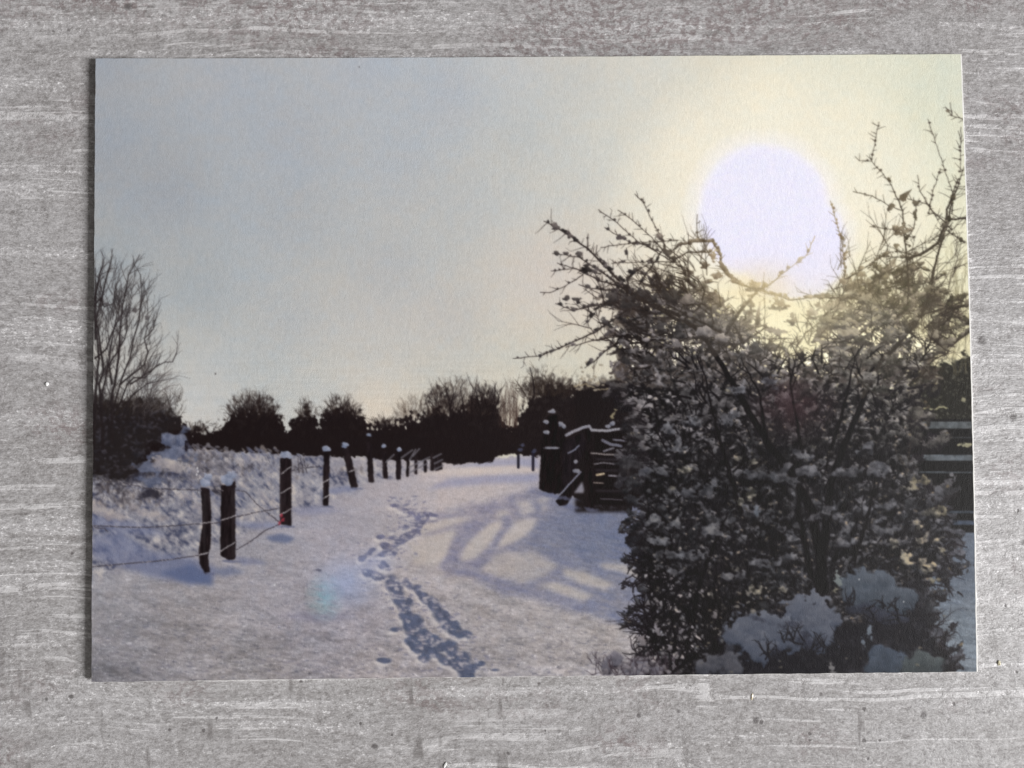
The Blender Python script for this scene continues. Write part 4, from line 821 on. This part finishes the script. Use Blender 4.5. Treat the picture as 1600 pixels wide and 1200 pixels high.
    for (x, y, a, b) in [(1215, 1018, 10, 8), (1255, 1000, 12, 8), (1240, 975, 14, 4), (1190, 968, 9, 3), (1275, 1008, 16, 8), (1262, 990, 8, 5), (1378, 960, 26, 10), (1350, 950, 16, 8), (1330, 945, 8, 10), (1400, 968, 22, 9)]:
        blob(x, y, a, b, rng.normal(0, .3), (36, 36, 44), (56, 58, 70), 5, .6, a=.75)
    for (x, y, L) in [(1335, 945, 22), (1390, 950, 20), (1262, 1010, 24), (1215, 1030, 26), (1300, 1010, 26), (1370, 975, 26), (1410, 970, 26), (1240, 1000, 20), (1340, 1000, 30), (1430, 1000, 26)]:
        for k in range(5): twigs(x+rng.normal(0, 9), y+rng.normal(0, 6), -1.57+rng.normal(0, .8), L, 1.7, 1, (26, 24, 28), .85, .3, .9)
    for (x, y, a, b, c) in [(1360, 990, 4, 10, (112, 120, 130)), (1352, 1004, 4, 7, (112, 120, 130)), (1303, 1044, 4, 9, (122, 120, 120)), (1312, 905, 6, 9, (122, 128, 128)), (1184, 800, 4, 8, (104, 110, 120)), (1006, 1000, 6, 9, (136, 130, 134)), (1308, 922, 5, 4, (130, 126, 112)), (1030, 985, 4, 7, (128, 123, 128)), (1048, 1012, 5, 4, (128, 123, 128)), (1066, 985, 3, 5, (120, 115, 120)), (1120, 960, 3, 5, (120, 115, 118))]:
        blob(x, y, a, b, rng.normal(0, .3), np.array(c)*.8, c, 1.8, .8, a=.9)
    for k in range(150): 
        x = rng.uniform(925, 1060); y = rng.uniform(1028, 1060)
        if rng.rand() < .5: twigs(x, y, -1.57+rng.normal(0, .7), rng.uniform(6, 18), .9, 1, (52, 44, 50), .7)
        else: blob(x, y, rng.uniform(2, 5), rng.uniform(2, 4), 0, (74, 70, 76), (140, 134, 138), 1, .5, a=.7)
    for k in range(170):
        x = rng.uniform(1040, 1480); y = rng.uniform(940, 1060); s = rng.uniform(.8, 2.2)
        if rng.rand() < .35 and not (1130 < x < 1440 and y < 1015): blob(x, y, s*1.2, s*.8, 0, (80, 77, 70), (138, 131, 116), 1.3, .7, a=.6)

# ------------------------------------------------------------------ the card
# corners of the card on the table, and the print laid over it corner to corner
CARD_W, CARD_H, CARD_T = .148, .105, .0006
RISE = .00045     # the card does not lie quite flat: its left edge stands off the table a little
pic = paint_picture()
SRC = [(150, 94), (1503, 86), (1529, 1049), (145, 1063)]     # tl, tr, br, bl of the print

def homography(dst):
    A = []; B = []
    for (u_, v_), (x, y) in zip([(0, 0), (1, 0), (1, 1), (0, 1)], dst):
        A.append([u_, v_, 1, 0, 0, 0, -u_*x, -v_*x]); B.append(x)
        A.append([0, 0, 0, u_, v_, 1, -u_*y, -v_*y]); B.append(y)
    return np.append(np.linalg.solve(np.array(A), np.array(B)), 1).reshape(3, 3)

def edge_wobble(n, seed, amp):
    r = np.random.RandomState(seed); k = np.linspace(0, 1, 90); w = r.uniform(-1, 1, 90)
    return np.interp(np.linspace(0, 1, n), k, w)*amp

def card_height(X):    # underside height over the table
    t = np.clip(-X/(CARD_W/2), 0, 1)
    return .00004+RISE*t**1.5+.00012*np.exp(-((X+CARD_W/2)/.012)**2)

def build_card():
    root = bpy.data.objects.new('photo_card', None); C.collection.objects.link(root); root.location = (0, 0, 0)
    root['label'] = 'rectangular photo card with a printed snowy path, fence, bush and low sun'; root['category'] = 'postcard'
    # printed face: fine grid, ink in a colour attribute
    NX, NY = 1160, 824
    b = .00012                                    # bare paper left at the cut edge
    gx = np.linspace(0, 1, NX); gy = np.linspace(0, 1, NY)
    U, V = np.meshgrid(gx, gy)
    bow = .0010*(4*gy*(1-gy))                     # the right cut bows outward a touch
    X = (-CARD_W/2+.00003)+U*(CARD_W-.00026)+(bow*.35)[:, None]*U; Y = (.5-V)*(CARD_H-.00007)
    X[:, 0] += edge_wobble(NY, 3, .00006); X[:, -1] += edge_wobble(NY, 4, .00004)
    Y[0] += edge_wobble(NX, 5, .00003); Y[-1] += edge_wobble(NX, 6, .00003)
    Z = card_height(X)+CARD_T
    co = np.stack([X, Y, Z], -1).reshape(-1, 3).astype(np.float32)
    idx = np.arange(NX*NY).reshape(NY, NX)
    q = np.stack([idx[:-1, :-1], idx[1:, :-1], idx[1:, 1:], idx[:-1, 1:]], -1).reshape(-1, 4).astype(np.int32)
    me = bpy.data.meshes.new('printed_picture')
    me.vertices.add(len(co)); me.vertices.foreach_set('co', co.ravel())
    me.loops.add(q.size); me.loops.foreach_set('vertex_index', q.ravel())
    me.polygons.add(len(q)); me.polygons.foreach_set('loop_start', np.arange(0, q.size, 4, dtype=np.int32))
    try: me.polygons.foreach_set('loop_total', np.full(len(q), 4, np.int32))
    except Exception: pass
    me.update(calc_edges=True)
    # sample the print
    Hm = homography(SRC)
    w = Hm[2, 0]*U+Hm[2, 1]*V+Hm[2, 2]
    sx = (Hm[0, 0]*U+Hm[0, 1]*V+Hm[0, 2])/w-OX; sy = (Hm[1, 0]*U+Hm[1, 1]*V+Hm[1, 2])/w-OY
    sx = np.clip(sx+(bow*.35/ .000108)[:, None]*U, 0, CW-1.01); sy = np.clip(sy, 0, CH-1.01)
    ix = sx.astype(int); iy = sy.astype(int); fx = (sx-ix)[..., None]; fy = (sy-iy)[..., None]
    c = (pic[iy, ix]*(1-fx)+pic[iy, ix+1]*fx)*(1-fy)+(pic[iy+1, ix]*(1-fx)+pic[iy+1, ix+1]*fx)*fy
    c = c/255.
    l = np.where(c <= .04045, c/12.92, ((c+.055)/1.055)**2.4)
    l = np.clip((l-INK_LIFT)*INK_GAIN, .002, .93)
    rgba = np.ones((NX*NY, 4), np.float32); rgba[:, :3] = l.reshape(-1, 3)
    at_ = me.color_attributes.new('ink', 'FLOAT_COLOR', 'POINT'); at_.data.foreach_set('color', rgba.ravel())
    m = bpy.data.materials.new('printed_ink'); g = NT_(m)
    out = g.node('ShaderNodeOutputMaterial'); bs = g.node('ShaderNodeBsdfPrincipled'); g.link(bs.outputs[0], out.inputs[0])
    a = g.node('ShaderNodeAttribute', attribute_name='ink'); tc = g.node('ShaderNodeTexCoord').outputs['Object']
    pg = g.noise(tc, 5200, 3, .7); pf = g.noise(g.mapping(tc, (1, .5, 1)), 1400, 4, .6)
    g.link(g.mix(1.0, a.outputs['Color'], g.mix(g.mapr(pg, .3, .7), (.955, .955, .955), (1.04, 1.04, 1.04)), 'MULTIPLY'), bs.inputs['Base Color'])
    bp = g.node('ShaderNodeBump'); g.link(g.math('ADD', pg, g.math('MULTIPLY', pf, .8)), bp.inputs['Height']); bp.inputs['Strength'].default_value = .38; bp.inputs['Distance'].default_value = .00012
    g.link(bp.outputs[0], bs.inputs['Normal'])
    bs.inputs['Roughness'].default_value = .5; bs.inputs['Specular IOR Level'].default_value = .15
    me.materials.append(m)
    face = bpy.data.objects.new('printed_picture', me); C.collection.objects.link(face); face.parent = root
    face['label'] = 'matt colour print of a sunlit snowy path between a wire fence and a snow-laden thorn bush'
    # paper body under the print: rim of bare white paper, cut sides, back
    n = 160; ring = []
    def P(u_, v_): return ((u_-.5)*CARD_W+.00035*(4*v_*(1-v_))*u_, (.5-v_)*CARD_H)
    for i in range(n): ring.append(P(i/n, 0))
    for i in range(n): ring.append(P(1, i/n))
    for i in range(n): ring.append(P(1-i/n, 1))
    for i in range(n): ring.append(P(0, 1-i/n))
    N = len(ring); rr = np.random.RandomState(8)
    levels = [(-.00010, 0), (0, .00007), (0, CARD_T-.00007), (-.00006, CARD_T-.00001), (-.0010, CARD_T-.00003)]
    vs = []; fs = []
    for (inset, z) in levels:
        for k, (x, y) in enumerate(ring):
            s_ = 1+inset/(CARD_W/2); t_ = 1+inset/(CARD_H/2)
            xx = x*s_; yy = y*t_; j = rr.uniform(-.00002, .00002) if z > 0 else 0
            vs.append((xx+j, yy+j, float(card_height(np.array(xx)))+z))
    for L in range(len(levels)-1):
        for k in range(N): fs.append((L*N+k, (L+1)*N+k, (L+1)*N+(k+1) % N, L*N+(k+1) % N))
    fs.append(tuple(range(N)))
    m2 = bpy.data.materials.new('white_paper'); g = NT_(m2)
    out = g.node('ShaderNodeOutputMaterial'); bs = g.node('ShaderNodeBsdfPrincipled'); g.link(bs.outputs[0], out.inputs[0])
    tc = g.node('ShaderNodeTexCoord').outputs['Object']
    g.link(g.mix(g.noise(g.mapping(tc, (1, 1, 8)), 1800, 3), (.70, .69, .66), (.86, .85, .83)), bs.inputs['Base Color']); bs.inputs['Roughness'].default_value = .7
    body = mesh_obj('card_stock', vs, fs, m2, root)
    body['label'] = 'white cut paper edge and back of the card'
    return root

INK_LIFT = .004; INK_GAIN = 1.0
build_card()
